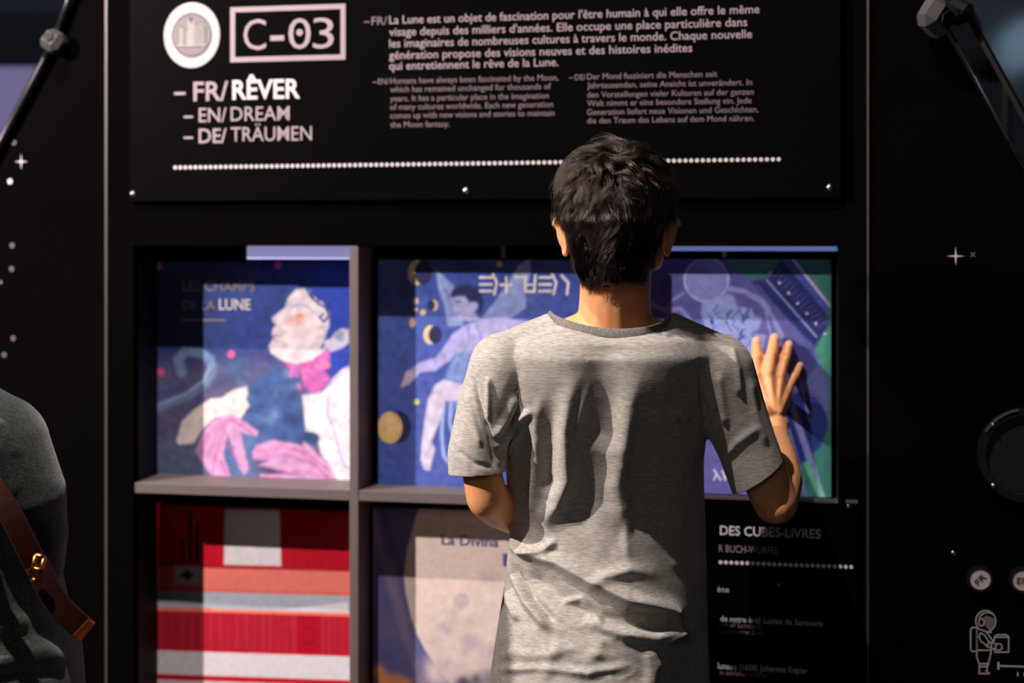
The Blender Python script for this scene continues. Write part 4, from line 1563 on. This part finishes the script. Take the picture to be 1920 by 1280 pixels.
# subdivide once for crisp folds
bm = bmesh.new()
bm.from_mesh(me)
left = set(bm.verts)      # keep the one large surface only
parts_ = []
while left:
    st = [left.pop()]
    comp = list(st)
    while st:
        v_ = st.pop()
        for e in v_.link_edges:
            o_ = e.other_vert(v_)
            if o_ in left:
                left.discard(o_)
                st.append(o_)
                comp.append(o_)
    parts_.append(comp)
parts_.sort(key=len)
for comp in parts_[:-1]:
    bmesh.ops.delete(bm, geom=comp, context='VERTS')
bmesh.ops.subdivide_edges(bm, edges=bm.edges, cuts=1, use_grid_fill=True, smooth=0.0)
bmesh.ops.smooth_vert(bm, verts=bm.verts, factor=0.5)
bm.to_mesh(me)
bm.free()
me.update()
V, N = mesh_np(me)
X, Y = proj(V)
fx = (X - 820) / 0.5627
fy = (Y - 560) / 0.5627
back = smoothstep(0.0, 0.55, -N[:, 1])


def seg_param(pts):
    best = np.full(len(fx), 1e9)
    tt_ = np.zeros(len(fx))
    sg = np.zeros(len(fx))
    L = [0]
    for i in range(len(pts) - 1):
        L.append(L[-1] + math.hypot(pts[i + 1][0] - pts[i][0], pts[i + 1][1] - pts[i][1]))
    for i in range(len(pts) - 1):
        ax, ay = pts[i]
        dx, dy = pts[i + 1][0] - ax, pts[i + 1][1] - ay
        ll = dx * dx + dy * dy
        t = np.clip(((fx - ax) * dx + (fy - ay) * dy) / ll, 0, 1)
        d = np.hypot(fx - ax - t * dx, fy - ay - t * dy)
        cr_ = (fx - ax) * dy - (fy - ay) * dx
        u_ = d < best
        best = np.where(u_, d, best)
        tt_ = np.where(u_, (L[i] + t * math.sqrt(ll)) / L[-1], tt_)
        sg = np.where(u_, np.sign(cr_), sg)
    return best, tt_, sg


H = np.zeros(len(V))


def ridge(pts, w, h, skew=1.0, f0=0.18, f1=0.18, only=None):
    """A cloth fold: h millimetres high, w wide; skew > 1 steepens one flank."""
    global H
    d, t, sg = seg_param(pts)
    ww = np.where(sg > 0, w * skew, w / skew)
    e = np.exp(-(d / ww) ** 2)
    env = smoothstep(0, f0, t) * smoothstep(0, f1, 1 - t) if (f0 and f1) else 1.0
    H += h * 0.001 * e * env * back


# shoulder blades and the hollow of the spine
ridge([(210, 200), (270, 330)], 95, 7, 1.0, 0, 0)
ridge([(800, 240), (770, 360)], 90, 6, 1.0, 0, 0)
ridge([(570, 100), (550, 300), (540, 520)], 85, -10)
ridge([(880, 500), (880, 900)], 60, -6)
# long vertical drapes below the shoulder blades
ridge([(480, 230), (440, 340), (428, 450), (436, 600), (400, 690), (335, 780)], 30, 13, 0.85, 0.35)
ridge([(510, 260), (485, 360), (458, 480)], 13, 4, 1.0, 0.5)
ridge([(680, 230), (640, 360), (622, 500), (602, 620), (632, 790)], 34, 11, 0.85, 0.4)
ridge([(365, 280), (330, 400), (332, 560), (312, 750)], 18, 6, 1.0, 0.4)
ridge([(290, 330), (262, 470), (245, 600), (240, 740)], 24, 6, 1.0, 0.4)
ridge([(388, 330), (380, 480), (368, 660)], 26, -7, 1.0, 0.4)
ridge([(540, 330), (520, 480), (505, 640), (480, 800)], 40, -6, 1.0, 0.4)
ridge([(740, 380), (720, 560), (720, 780)], 60, -4, 1.0, 0.4)
ridge([(640, 700), (628, 800), (640, 880)], 18, 3.5, 1.0, 0.4, 0.4)
# folds fanning from the left armpit
ridge([(185, 470), (225, 400), (260, 310)], 12, 6)
ridge([(190, 510), (250, 430), (330, 360)], 13, 7)
ridge([(200, 560), (265, 470), (300, 420)], 12, 6)
ridge([(165, 420), (170, 340), (175, 250)], 9, 5)
ridge([(118, 240), (140, 340), (172, 450), (196, 580)], 8, -6)
ridge([(95, 300), (118, 400), (150, 500)], 12, 4)
ridge([(60, 500), (120, 548), (190, 565)], 8, -3)
# shoulder and right sleeve seam
ridge([(868, 190), (880, 320), (905, 440), (918, 560)], 9, -7)
ridge([(840, 400), (800, 372), (770, 400)], 20, 6)
ridge([(980, 150), (1000, 230), (1010, 330)], 11, 4)
ridge([(935, 240), (950, 340), (965, 430)], 13, 4)
ridge([(1040, 260), (1060, 380), (1100, 500)], 12, 3)
ridge([(930, 560), (1000, 480), (1080, 420)], 14, 3)
# waist folds running down to the right
ridge([(225, 800), (300, 850), (400, 880), (520, 950), (640, 1010), (765, 1035), (830, 1060)], 22, 15, 1.25, 0.1, 0.12)
ridge([(300, 890), (400, 985), (540, 1065), (700, 1095), (770, 1080)], 30, -10, 1.0, 0.12, 0.12)
ridge([(400, 800), (360, 835), (270, 858)], 14, 9)
ridge([(480, 975), (560, 925), (640, 905), (760, 920)], 22, 8, 1.0, 0.3, 0.5)
ridge([(225, 800), (250, 900), (300, 1010), (385, 1120)], 17, 12, 1.2)
ridge([(262, 880), (320, 1000), (400, 1090)], 12, -8)
ridge([(222, 930), (240, 1010), (275, 1080)], 12, 8)
ridge([(400, 1010), (480, 1000), (560, 1090)], 12, 6)
ridge([(480, 1060), (600, 1110), (720, 1130), (830, 1105)], 22, 12, 1.0, 0.15, 0.08)
ridge([(740, 1060), (790, 1050), (820, 1110)], 16, 5, 1.0, 0.4, 0.4)
ridge([(750, 1150), (800, 1125), (830, 1105)], 10, 6)
ridge([(190, 1180), (320, 1190), (460, 1165), (600, 1200)], 20, 3.5)
ridge([(180, 1240), (330, 1230), (500, 1245), (660, 1220)], 14, 4)
ridge([(420, 1130), (380, 1190), (360, 1280)], 22, 3)
ridge([(560, 1120), (520, 1200), (500, 1280)], 24, 3)
ridge([(700, 1160), (720, 1230), (690, 1330)], 24, 7)
ridge([(850, 1090), (850, 1180), (840, 1300)], 50, -6)
ridge([(900, 640), (880, 800), (890, 960)], 24, 4)
# fine random creases of the jersey
g = np.random.default_rng(21)
for _ in range(80):
    cx, cy = g.uniform(190, 930), g.uniform(300, 1280)
    a = g.normal(1.4 if cy < 820 else 0.35, 0.45)
    l = g.uniform(60, 150)
    ridge([(cx, cy), (cx + l * math.cos(a), cy + l * math.sin(a))], g.uniform(11, 26), g.uniform(-1.6, 1.8), 1.0, 0.45, 0.45)
for _ in range(40):
    cx, cy = g.uniform(200, 720), g.uniform(1090, 1290)
    a = g.normal(0.0, 0.35)
    l = g.uniform(60, 150)
    ridge([(cx - l / 2 * math.cos(a), cy), (cx, cy + g.uniform(-12, 12)), (cx + l / 2 * math.cos(a), cy + l * math.sin(a))], g.uniform(10, 18), g.uniform(0.4, 1.5), 1.0, 0.45, 0.45)
V2 = V + N * H[:, None]
me.vertices.foreach_set('co', V2.ravel())
me.update()
# cut the openings
bm = bmesh.new()
bm.from_mesh(me)
for _ in range(3):
    bmesh.ops.smooth_vert(bm, verts=bm.verts, factor=0.5)


def cut(bm, co, no, centre, rad):
    """Remove what lies beyond a plane, within rad of centre only."""
    c = Vector(centre)
    sel = [f for f in bm.faces if (f.calc_center_median() - c).length < rad]
    geom = set(sel)
    for f in sel:
        geom.update(f.edges)
        geom.update(f.verts)
    r = bmesh.ops.bisect_plane(bm, geom=list(geom), plane_co=co, plane_no=no, dist=1e-6)
    n_ = Vector(no)
    dead = [f for f in bm.faces if (f.calc_center_median() - c).length < rad and (f.calc_center_median() - Vector(co)).dot(n_) > 0]
    bmesh.ops.delete(bm, geom=dead, context='FACES')


dl = (hem_l - P(893, 850, 2.150)).normalized()
dr = (P(1424, 892, 2.146) - P(1372, 740, 2.148)).normalized()
dr = Vector((0.56, 0.0, -0.83)).normalized()
cut(bm, hem_l + Vector((0, 0, 0.0)), Vector((0.06, 0, -1)), P(884, 915, 2.15), 0.062)
cut(bm, hem_r, dr, P(1440, 927, 2.18), 0.079)
zh = P(1135, 1385, 2.1).z
cut(bm, (0, 0, zh), (0, 0, -1), (P(1135, 1300, 2.16).x, 2.16, zh - 0.05), 0.5)
ncut = P(1148, 622, 2.115)
from mathutils.bvhtree import BVHTree
bvh = BVHTree.FromBMesh(bm)
nax = P(1143, 600, 2.186)
z_back, z_side, z_front = P(0, 626, 2.11).z, P(0, 597, 2.18).z, P(0, 668, 2.25).z


def neck_z(a):
    """Height of the neckline at angle a about the neck axis (a = -90 deg is the back)."""
    bk = max(0.0, -math.sin(a))
    fr = max(0.0, math.sin(a))
    return z_side + (z_back - z_side) * bk ** 1.5 + (z_front - z_side) * fr ** 1.5 + 0.003 * -math.cos(a)


NBK = 96
loop = []
for k in range(NBK):
    a = 2 * math.pi * k / NBK
    d = Vector((math.cos(a), math.sin(a), 0))
    o_ = Vector((nax.x, nax.y, neck_z(a)))
    hit, _n, _i, _d = bvh.ray_cast(o_ + d * 0.35, -d, 0.35)
    rr_ = (hit - o_).length if hit else 0.08
    loop.append(min(rr_, 0.094))
loop = np.array(loop)
for _ in range(5):
    loop = (np.roll(loop, 1) + loop * 2 + np.roll(loop, -1)) / 4
dead = []
for f in bm.faces:
    q = f.calc_center_median()
    a = math.atan2(q.y - nax.y, q.x - nax.x)
    r_ = math.hypot(q.x - nax.x, q.y - nax.y)
    k = (a % (2 * math.pi)) / (2 * math.pi) * NBK
    rl = loop[int(k) % NBK]
    if q.z > neck_z(a) - 0.002 and r_ < rl + 0.004 and q.z > z_front - 0.01:
        dead.append(f)
bmesh.ops.delete(bm, geom=dead, context='FACES')
bmesh.ops.remove_doubles(bm, verts=[v for v in bm.verts if v.is_boundary], dist=0.0011)
loose = [f for f in bm.faces if f.calc_area() < 1e-10]
bmesh.ops.delete(bm, geom=loose, context='FACES_ONLY')
nb_of = {}
for e in bm.edges:
    if e.is_boundary:
        for v_ in e.verts:
            nb_of.setdefault(v_, []).append(e.other_vert(v_))
for _ in range(8):       # even out the cut hems
    new = {v_: v_.co * 0.5 + (n_[0].co + n_[1].co) * 0.25 for v_, n_ in nb_of.items() if len(n_) == 2}
    for v_, c_ in new.items():
        v_.co = c_
bm.to_mesh(me)
bm.free()
tee = link_mesh('t_shirt', me, M['tee'], person)
sm = tee.modifiers.new('thickness', 'SOLIDIFY')
sm.thickness = 0.0016
sm.offset = -1

# ribbed collar around the neckline, with its seam
def collar_bm(prof):
    bm = bmesh.new()
    rows = []
    for k in range(NBK):
        a = 2 * math.pi * k / NBK
        d = Vector((math.cos(a), math.sin(a), 0))
        c_ = Vector((nax.x, nax.y, neck_z(a)))
        rows.append([bm.verts.new(c_ + d * (loop[k] + x_) + Vector((0, 0, z_))) for x_, z_ in prof])
    n_ = len(prof)
    for k in range(NBK):
        for j in range(n_):
            bm.faces.new((rows[k][j], rows[k][(j + 1) % n_], rows[(k + 1) % NBK][(j + 1) % n_], rows[(k + 1) % NBK][j]))
    bmesh.ops.recalc_face_normals(bm, faces=bm.faces)
    return bm


M['rib'] = cloth_mat('grey_rib', (100, 94, 92), (134, 128, 124), 300, (1, 1, 1), 0.3)
obj('collar', collar_bm([(0.0050, -0.0075), (0.0040, -0.002), (0.0005, 0.007), (-0.0015, 0.0088), (-0.0040, 0.0084), (-0.0050, 0.006), (-0.0010, -0.002), (0.0015, -0.009)]), M['rib'], tee, smooth=True)
obj('collar_seam', collar_bm([(0.0062, -0.0092), (0.0055, -0.0072), (0.0040, -0.0068), (0.0030, -0.0085), (0.0045, -0.0105)]), M['tee'], tee, smooth=True)

# trousers and shoes (below the frame)
tr = Soup()
cx0 = P(1135, 1280, 2.16).x
tr.loft([sring(cx0 - 0.006, 2.218, z, a, b, 2.0) for z, a, b in ((0.66, 0.140, 0.078), (0.74, 0.142, 0.076), (0.80, 0.138, 0.074), (0.86, 0.130, 0.070))])
for s in (-1, 1):
    cx = cx0 + s * 0.085
    tr.chain([(cx * 0.8 + cx0 * 0.2, 2.215, 0.72), (cx + s * 0.006, 2.160, 0.46), (cx + s * 0.012, 2.18, 0.10)], [0.072, 0.064, 0.058])
link_mesh('trousers', tr.skin(0.007, 4), M['denim'], person)
for s in (-1, 1):
    cx = cx0 + s * 0.099
    so = Soup()
    so.ball((cx, 2.18, 0.05), (0.045, 0.05, 0.048), 12)
    so.ball((cx + s * 0.012, 2.27, 0.034), (0.046, 0.08, 0.032), 12)
    so.bone((cx, 2.16, 0.02), (cx + s * 0.015, 2.32, 0.02), 0.02, 0.02)
    me = so.skin(0.005, 4)
    co, no = mesh_np(me)
    co[:, 2] = np.maximum(co[:, 2], 0.0005)
    me.vertices.foreach_set('co', co.ravel())
    link_mesh('shoe', me, M['rubber'], person)

# ------------------------------------------------------------------ the boy's hair
M['hair_base'] = mat('hair_base', (6, 5, 4), 0.9, spec=0.0, noise=0.3, scale=120, bump=0.5)
hb = Soup()
hb.ball(hd(0, -0.004, 0.016), (0.080, 0.096, 0.088), 22, yaw)
hb.ball(hd(0, -0.028, -0.03), (0.070, 0.062, 0.072), 18, yaw)
hb.ball(hd(-0.012, -0.040, -0.075), (0.046, 0.036, 0.036), 14, yaw)
me = hb.skin(0.004, 3)
bm = bmesh.new()
bm.from_mesh(me)
iy = yaw.inverted()
dead = []
for f in bm.faces:
    q = iy @ (f.calc_center_median() - HC)
    if q.y > 0.060 and q.z < 0.055 or (q.y > 0.022 and q.z < -0.02) or (abs(q.x) > 0.05 and q.z < -0.012 and q.y > -0.016) or q.z < -0.108:
        dead.append(f)
bmesh.ops.delete(bm, geom=dead, context='FACES')
bm.to_mesh(me)
bm.free()
hair = link_mesh('hair', me, M['hair_base'], person)
sol = hair.modifiers.new('thickness', 'SOLIDIFY')
sol.thickness = 0.004

# strands grouped into locks that fall away from the crown
hm = bpy.data.materials.new('dark_brown_hair')
hm.use_nodes = True
nt = hm.node_tree
for n_ in list(nt.nodes):
    if n_.type != 'OUTPUT_MATERIAL':
        nt.nodes.remove(n_)
ph = nt.nodes.new('ShaderNodeBsdfHairPrincipled')
ph.parametrization = 'COLOR'
ph.inputs['Color'].default_value = (0.011, 0.0055, 0.0032, 1)
ph.inputs['Roughness'].default_value = 0.2
ph.inputs['Radial Roughness'].default_value = 0.35
ph.inputs['Random Roughness'].default_value = 0.2
nt.links.new(ph.outputs[0], [n_ for n_ in nt.nodes if n_.type == 'OUTPUT_MATERIAL'][0].inputs[0])

ER = np.array((0.079, 0.096, 0.086))
EC = np.array((0, -0.004, 0.018))
crown = np.array((0.010, -0.050, 0.085))
g = np.random.default_rng(5)


def shell(p, off):
    """Project a head-frame point onto the scalp shell grown by off; below the widest part it narrows to the nape."""
    q = p - EC
    k = np.linalg.norm(q / ER)
    s = q / k
    low = max(0.0, -p[2] - 0.005)
    n_ = s / ER ** 2
    n_ /= np.linalg.norm(n_)
    s = EC + s + n_ * off
    return s, n_


def lowshell(p, off):
    # nape: follow a vertical tapering tube
    z = p[2]
    t = min(1.0, max(0.0, (-0.01 - z) / 0.10))
    rx = 0.079 * (1 - 0.40 * t)
    ry = 0.094 * (1 - 0.22 * t)
    cy = -0.004 + 0.010 * t
    a = math.atan2((p[1] - cy) / ry, p[0] / rx)
    n_ = np.array((math.cos(a) * 1.0, math.sin(a) * 1.0, -0.25 * t))
    n_ /= np.linalg.norm(n_)
    return np.array((rx * math.cos(a), cy + ry * math.sin(a), z)) + n_ * off, n_


def place(p, off):
    return shell(p, off) if p[2] > 0.0 else lowshell(p, off)


strands = []
radii = []
NP = 12


def allowed(p):
    if p[1] > 0.068 and p[2] < 0.06:
        return False
    if p[2] < -0.02 and p[1] > 0.012:
        return False
    if abs(p[0]) > 0.045 and p[2] < -0.014 and p[1] > -0.022:
        return False
    lim = -0.100 - 0.018 * math.exp(-((p[0] + 0.028) / 0.016) ** 2) - 0.004 * math.sin(p[0] * 190)
    return p[2] > lim


def grow_lock(root, length, lift, swirl, nstr, spread, curl):
    p = root.copy()
    c0, n0 = place(p, 0.0)
    guide, norms = [], []
    d_prev = None
    ph0 = g.uniform(0, 6.28)
    ph1 = g.uniform(0, 6.28)
    step = length / (NP - 1)
    for k in range(NP):
        s = k / (NP - 1)
        off = lift * (math.sin(min(1.0, s * 1.6) * math.pi / 2)) * (1 - 0.25 * s)
        q, n_ = place(p, off)
        guide.append(q)
        norms.append(n_)
        away = q - crown
        away -= n_ * away.dot(n_)
        away /= np.linalg.norm(away) + 1e-6
        side = np.cross(n_, away)
        down = np.array((0, 0, -1.0))
        down -= n_ * down.dot(n_)
        wob = curl * math.sin(ph0 + s * 5.5)
        nz = mnoise.noise(Vector(q * 28))
        d = away * 0.75 + down * 0.55 + side * (swirl + wob + 0.9 * nz)
        d /= np.linalg.norm(d) + 1e-6
        if d_prev is not None:
            d = d * 0.55 + d_prev * 0.45
            d /= np.linalg.norm(d)
        d_prev = d
        p = q + d * step
        if p[2] < 0 and not allowed(p):
            p = q + d * step * 0.15
    guide = np.array(guide)
    norms = np.array(norms)
    for _ in range(nstr):
        o1 = g.normal(0, spread, 2)
        a = np.cross(norms[0], guide[1] - guide[0])
        a /= np.linalg.norm(a) + 1e-9
        b = guide[1] - guide[0]
        b /= np.linalg.norm(b) + 1e-9
        fr = g.normal(0, 0.0022, 3)
        L_ = g.uniform(0.72, 1.0)
        pts_ = []
        fl_ = g.uniform(-1, 1)
        for k in range(NP):
            s = k / (NP - 1)
            ks = s * L_ * (NP - 1)
            i0 = min(NP - 2, int(ks))
            q = guide[i0] * (1 - (ks - i0)) + guide[i0 + 1] * (ks - i0)
            cl = 1 - 0.82 * s ** 0.7
            q = q + (a * o1[0] + b * o1[1] * 0.5) * cl + fr * s + norms[i0] * (fl_ * 0.003 * s)
            pts_.append(q)
        strands.append(pts_)


def rand_root():
    while True:
        v = g.normal(size=3)
        v /= np.linalg.norm(v)
        p = EC + v * ER
        if p[2] < 0.0:
            p[2] = g.uniform(-0.095, 0.0)
            p, _ = lowshell(p, 0)
        if allowed(p):
            return p


for i in range(300):
    r = rand_root()
    top = r[2] > 0.025
    if r[2] > 0.0:
        grow_lock(r, g.uniform(0.055, 0.085) if top else g.uniform(0.045, 0.065), g.uniform(0.007, 0.021) if top else g.uniform(0.006, 0.018), g.normal(0.3, 0.5), 28, 0.0055, 1.25)
    else:
        grow_lock(r, g.uniform(0.022, 0.036), g.uniform(0.002, 0.005), g.normal(0, 0.15), 26, 0.006, 0.12)
# crown tuft, curls at the back and loose flyaways
for i in range(60):
    a = g.uniform(0, 6.28)
    r = EC + np.array((0.045 * math.cos(a), -0.03 + 0.05 * math.sin(a), 0.084))
    r, _ = shell(r, 0)
    grow_lock(r, g.uniform(0.06, 0.09), g.uniform(0.014, 0.022), g.normal(0.5, 0.5), 26, 0.005, 1.1)
for i in range(90):
    r = rand_root()
    if r[2] > -0.005:
        grow_lock(r, g.uniform(0.05, 0.08), g.uniform(0.020, 0.034), g.normal(0, 0.8), 1, 0.002, 1.4)
for i in range(260):   # close-cropped back of the head
    v_ = g.uniform(-0.088, 0.01)
    r, _ = lowshell(np.array((g.uniform(-0.08, 0.08), -0.06, v_)), 0)
    if allowed(r):
        grow_lock(r, g.uniform(0.024, 0.040), g.uniform(0.003, 0.007), g.normal(0, 0.25), 24, 0.007, 0.3)
for i in range(110):   # longer ends falling over the cropped part
    a = g.uniform(-math.pi + 0.15, -0.15)
    r, _ = shell(EC + np.array((0.079 * math.cos(a), 0.096 * math.sin(a), g.uniform(-0.005, 0.03))), 0)
    if allowed(r):
        grow_lock(r, g.uniform(0.035, 0.06), g.uniform(0.005, 0.014), g.normal(0.1, 0.4), 26, 0.0055, 1.0)
for i in range(50):    # over the crown whorl
    r, _ = shell(EC + np.array((g.normal(0.008, 0.014), g.normal(-0.052, 0.014), 0.08)), 0)
    grow_lock(r, g.uniform(0.03, 0.055), g.uniform(0.006, 0.013), g.normal(0.8, 0.5), 26, 0.006, 0.8)
for i in range(150):   # short fringe of the nape
    x = g.uniform(-0.05, 0.05)
    r, _ = lowshell(np.array((x, -0.06, g.uniform(-0.098, -0.07))), 0)
    grow_lock(r, g.uniform(0.014, 0.024), 0.003, g.normal(0, 0.2), 12, 0.004, 0.15)
A = np.array(strands)
A = A @ np.array(yaw).T + np.array(HC)
hc = bpy.data.hair_curves.new('hair_strands')
hc.add_curves([NP] * len(A))
hc.attributes['position'].data.foreach_set('vector', A.astype(np.float32).ravel())
ra = hc.attributes.get('radius') or hc.attributes.new('radius', 'FLOAT', 'POINT')
rr = np.tile(0.00017 * (1 - 0.75 * (np.arange(NP) / (NP - 1)) ** 2), (len(A), 1))
ra.data.foreach_set('value', rr.astype(np.float32).ravel())
hc.materials.append(hm)
ho = bpy.data.objects.new('hair_strands', hc)
COL.objects.link(ho)
ho.parent = hair

# ------------------------------------------------------------------ the second visitor at the left edge
DV = 1.99
b2 = Soup()
tab2 = [(1400, -330, 128, 1.930, 0.13), (1300, -325, 122, 1.930, 0.13), (1238, -322, 116, 1.930, 0.13), (1190, -320, 96, 1.935, 0.125), (1130, -318, 84, 1.940, 0.12), (1040, -316, 66, 1.935, 0.12),
        (940, -312, 50, 1.920, 0.12), (860, -310, 40, 1.915, 0.115), (800, -300, 20, 1.930, 0.10), (765, -270, -20, 1.950, 0.085), (742, -220, -70, 1.970, 0.07), (720, -190, -100, 1.980, 0.06)]
b2.loft(px_rings(tab2, DV, 2.3))
s2r = P(-10, 838, 2.000)
e2r = P(62, 1058, 2.030)
b2.chain([P(-60, 800, 2.000), s2r, P(38, 930, 2.005), P(58, 1000, 2.015), e2r], [0.068, 0.076, 0.064, 0.052, 0.044])
b2.chain([e2r, P(40, 1110, 2.150), P(-10, 1090, 2.250)], [0.044, 0.040, 0.032])
b2.chain([P(-240, 800, 2.000), P(-300, 850, 2.000), P(-345, 1000, 2.010), P(-350, 1080, 2.030)], [0.06, 0.07, 0.055, 0.045])
me = b2.skin(0.005, 6)
V, N = mesh_np(me)
X, Y = proj(V)
fx, fy = X, Y
back = smoothstep(-0.2, 0.5, -N[:, 1])
H = np.zeros(len(V))
ridge([(88, 1090), (72, 1020), (62, 880)], 20, -4, 1.0, 0.3, 0.5)
ridge([(130, 1240), (80, 1215), (0, 1240), (-80, 1250)], 16, 7)
ridge([(120, 1262), (40, 1262), (-60, 1280)], 10, -6)
ridge([(60, 1150), (0, 1180), (-80, 1170)], 16, 6)
ridge([(90, 1120), (40, 1080), (0, 1060)], 14, 4)
g = np.random.default_rng(8)
for _ in range(40):
    cx, cy = g.uniform(-120, 120), g.uniform(780, 1280)
    a = g.uniform(0, 3.1)
    l = g.uniform(20, 60)
    ridge([(cx, cy), (cx + l * math.cos(a), cy + l * math.sin(a))], g.uniform(9, 18), g.uniform(-0.4, 2.0), 1, .4, .4)
V = V + N * H[:, None]
me.vertices.foreach_set('co', V.ravel())
sweater_me = me
# skin body under it
p2 = Soup()
p2.loft(px_rings(tab2[1:-1], DV, 2.2, shrink=0.02))
nb_, hc2 = P(-145, 730, 2.030), P(-150, 560, 2.020)
p2.chain([P(-145, 770, 2.040), nb_, P(-148, 650, 2.025)], [0.06, 0.056, 0.054])
p2.ball(hc2, (0.074, 0.094, 0.108), 18)
p2.ball(hc2 + Vector((0, 0.03, -0.06)), (0.058, 0.062, 0.07), 14)
p2.bone(hc2 + Vector((0, 0.088, 0)), hc2 + Vector((0, 0.112, -0.04)), 0.007, 0.010)
p2.ball(hc2 + Vector((0, 0.085, -0.07)), (0.022, 0.01, 0.007), 8)
for s in (-1, 1):
    p2.ball(hc2 + Vector((s * 0.076, 0.0, -0.02)), (0.006, 0.016, 0.028), 10)
    cx = P(-110, 1280, 2.030).x + s * 0.09
    p2.chain([(cx, 2.050, 0.85), (cx, 2.040, 0.46), (cx, 2.060, 0.09)], [0.085, 0.056, 0.038])
    p2.bone((cx, 2.060, 0.06), (cx, 2.200, 0.045), 0.035, 0.026)
w2 = P(-22, 1085, 2.280)
p2.chain([e2r, P(40, 1110, 2.150), w2], [0.036, 0.032, 0.024])
fw = Vector((-0.75, 0.45, 0.15)).normalized()
sd = Vector((0, 0, 1))
for (wq, mir) in ((w2, 1),):
    mc = [wq + fw * (0.08 - 0.004 * abs(i - 1)) + sd * (0.03 - 0.019 * i) for i in range(4)]
    pp = [m_ + fw * 0.035 for m_ in mc]
    dd = [m_ + (fw + Vector((-.2, -.5, 0))).normalized() * 0.022 for m_ in pp]
    tt = [m_ + (fw * .4 + Vector((-.2, -.8, 0))).normalized() * 0.016 for m_ in dd]
    th = [wq + fw * 0.02 + sd * 0.02, wq + fw * 0.045 + sd * 0.046, wq + fw * 0.07 + sd * 0.058, wq + fw * 0.09 + sd * 0.06]
    hand(p2, wq, mc, pp, dd, tt, th, [0.0088, 0.0092, 0.0088, 0.0074], [0.014, 0.0125, 0.0105, 0.0085])
person2 = link_mesh('person', p2.skin(0.0035, 5), M['skin'])
tag(person2, 'person in a dark green grey fleece sweater at the left edge, seen from behind', 'person')
link_mesh('sweater', sweater_me, M['fleece'], person2)
hb = Soup()
hb.ball(hc2 + Vector((0, -0.012, 0.022)), (0.086, 0.098, 0.104), 16)
hb.ball(hc2 + Vector((0, -0.04, -0.05)), (0.074, 0.062, 0.09), 14)
link_mesh('hair', hb.skin(0.006, 3), M['hair_base'], person2)
tr = Soup()
cx0 = P(-110, 1280, 2.030).x
tr.loft([sring(cx0, 2.05, z, a, b, 2.3) for z, a, b in ((0.72, 0.165, 0.115), (0.80, 0.17, 0.118), (0.90, 0.165, 0.110))])
for s in (-1, 1):
    tr.chain([(cx0 + s * 0.09, 2.050, 0.78), (cx0 + s * 0.09, 2.040, 0.46), (cx0 + s * 0.09, 2.060, 0.1)], [0.092, 0.072, 0.062])
link_mesh('trousers', tr.skin(0.008, 4), M['denim'], person2)
for s in (-1, 1):
    so = Soup()
    so.ball((cx0 + s * 0.09, 2.060, 0.05), (0.046, 0.05, 0.048), 12)
    so.ball((cx0 + s * 0.09, 2.160, 0.034), (0.047, 0.085, 0.032), 12)
    me = so.skin(0.005, 4)
    co, no = mesh_np(me)
    co[:, 2] = np.maximum(co[:, 2], 0.0005)
    me.vertices.foreach_set('co', co.ravel())
    link_mesh('shoe', me, M['rubber'], person2)


# leather strap over the sweater: a band with thickness, buckle and a loose tail
def band(bm, pts, w, th):
    """pts: world points; the band faces the room behind the visitors."""
    rows = []
    n = len(pts)
    for i, p in enumerate(pts):
        d = (pts[min(n - 1, i + 1)] - pts[max(0, i - 1)]).normalized()
        f = Vector((0.25, -1, 0.1))
        f = (f - d * f.dot(d)).normalized()
        s = d.cross(f).normalized()
        rows.append([bm.verts.new(p + s * a * w / 2 + f * b * th) for a, b in ((-1, 0), (-0.92, 1), (0.92, 1), (1, 0), (0, -0.2))])
    k = 5
    for i in range(n - 1):
        for j in range(k):
            bm.faces.new((rows[i][j], rows[i][(j + 1) % k], rows[i + 1][(j + 1) % k], rows[i + 1][j]))
    bm.faces.new(rows[0])
    bm.faces.new(rows[-1][::-1])
    bmesh.ops.recalc_face_normals(bm, faces=bm.faces)


def spline(ctrl, n):
    out = []
    m_ = len(ctrl)
    for i in range(m_ - 1):
        p0, p1, p2_, p3 = ctrl[max(0, i - 1)], ctrl[i], ctrl[i + 1], ctrl[min(m_ - 1, i + 2)]
        for k in range(n):
            t = k / n
            out.append(0.5 * ((2 * p1) + (p2_ - p0) * t + (2 * p0 - 5 * p1 + 4 * p2_ - p3) * t * t + (3 * p1 - p0 - 3 * p2_ + p3) * t ** 3))
    out.append(ctrl[-1])
    return out


strap_c = [P(-120, 770, 1.970), P(-70, 830, 1.920), P(-20, 900, 1.905), P(22, 968, 1.902), P(52, 1028, 1.906), P(76, 1076, 1.915)]
bm = bmesh.new()
band(bm, spline(strap_c, 8), 0.030, 0.003)
strap = obj('bag_strap', bm, M['strap'])
tag(strap, 'brown leather bag strap with a brass buckle across the fleece sweater', 'strap')
tail_c = [P(70, 1058, 1.902), P(88, 1098, 1.902), P(112, 1136, 1.904), P(138, 1162, 1.908), P(156, 1178, 1.912)]
bm = bmesh.new()
band(bm, spline(tail_c, 8), 0.032, 0.003)
obj('strap_tail', bm, M['strap'], strap)
bm = bmesh.new()
band(bm, [P(151, 1174, 1.910), P(157, 1179, 1.912), P(164, 1184, 1.914)], 0.030, 0.0042)
obj('stitched_tip', bm, M['strap_edge'], strap)
bm = bmesh.new()
c0, c1_, c2_, c3_ = P(84, 1044, 1.884), P(72, 1090, 1.886), P(56, 1084, 1.886), P(68, 1040, 1.884)
for a, b in ((c0, c1_), (c1_, c2_), (c2_, c3_), (c3_, c0)):
    tube_bm(bm, a, b, 0.0026, 10)
tube_bm(bm, P(62, 1064, 1.884), P(79, 1068, 1.882), 0.0018, 8)
obj('buckle', bm, M['brass'], strap, smooth=True)
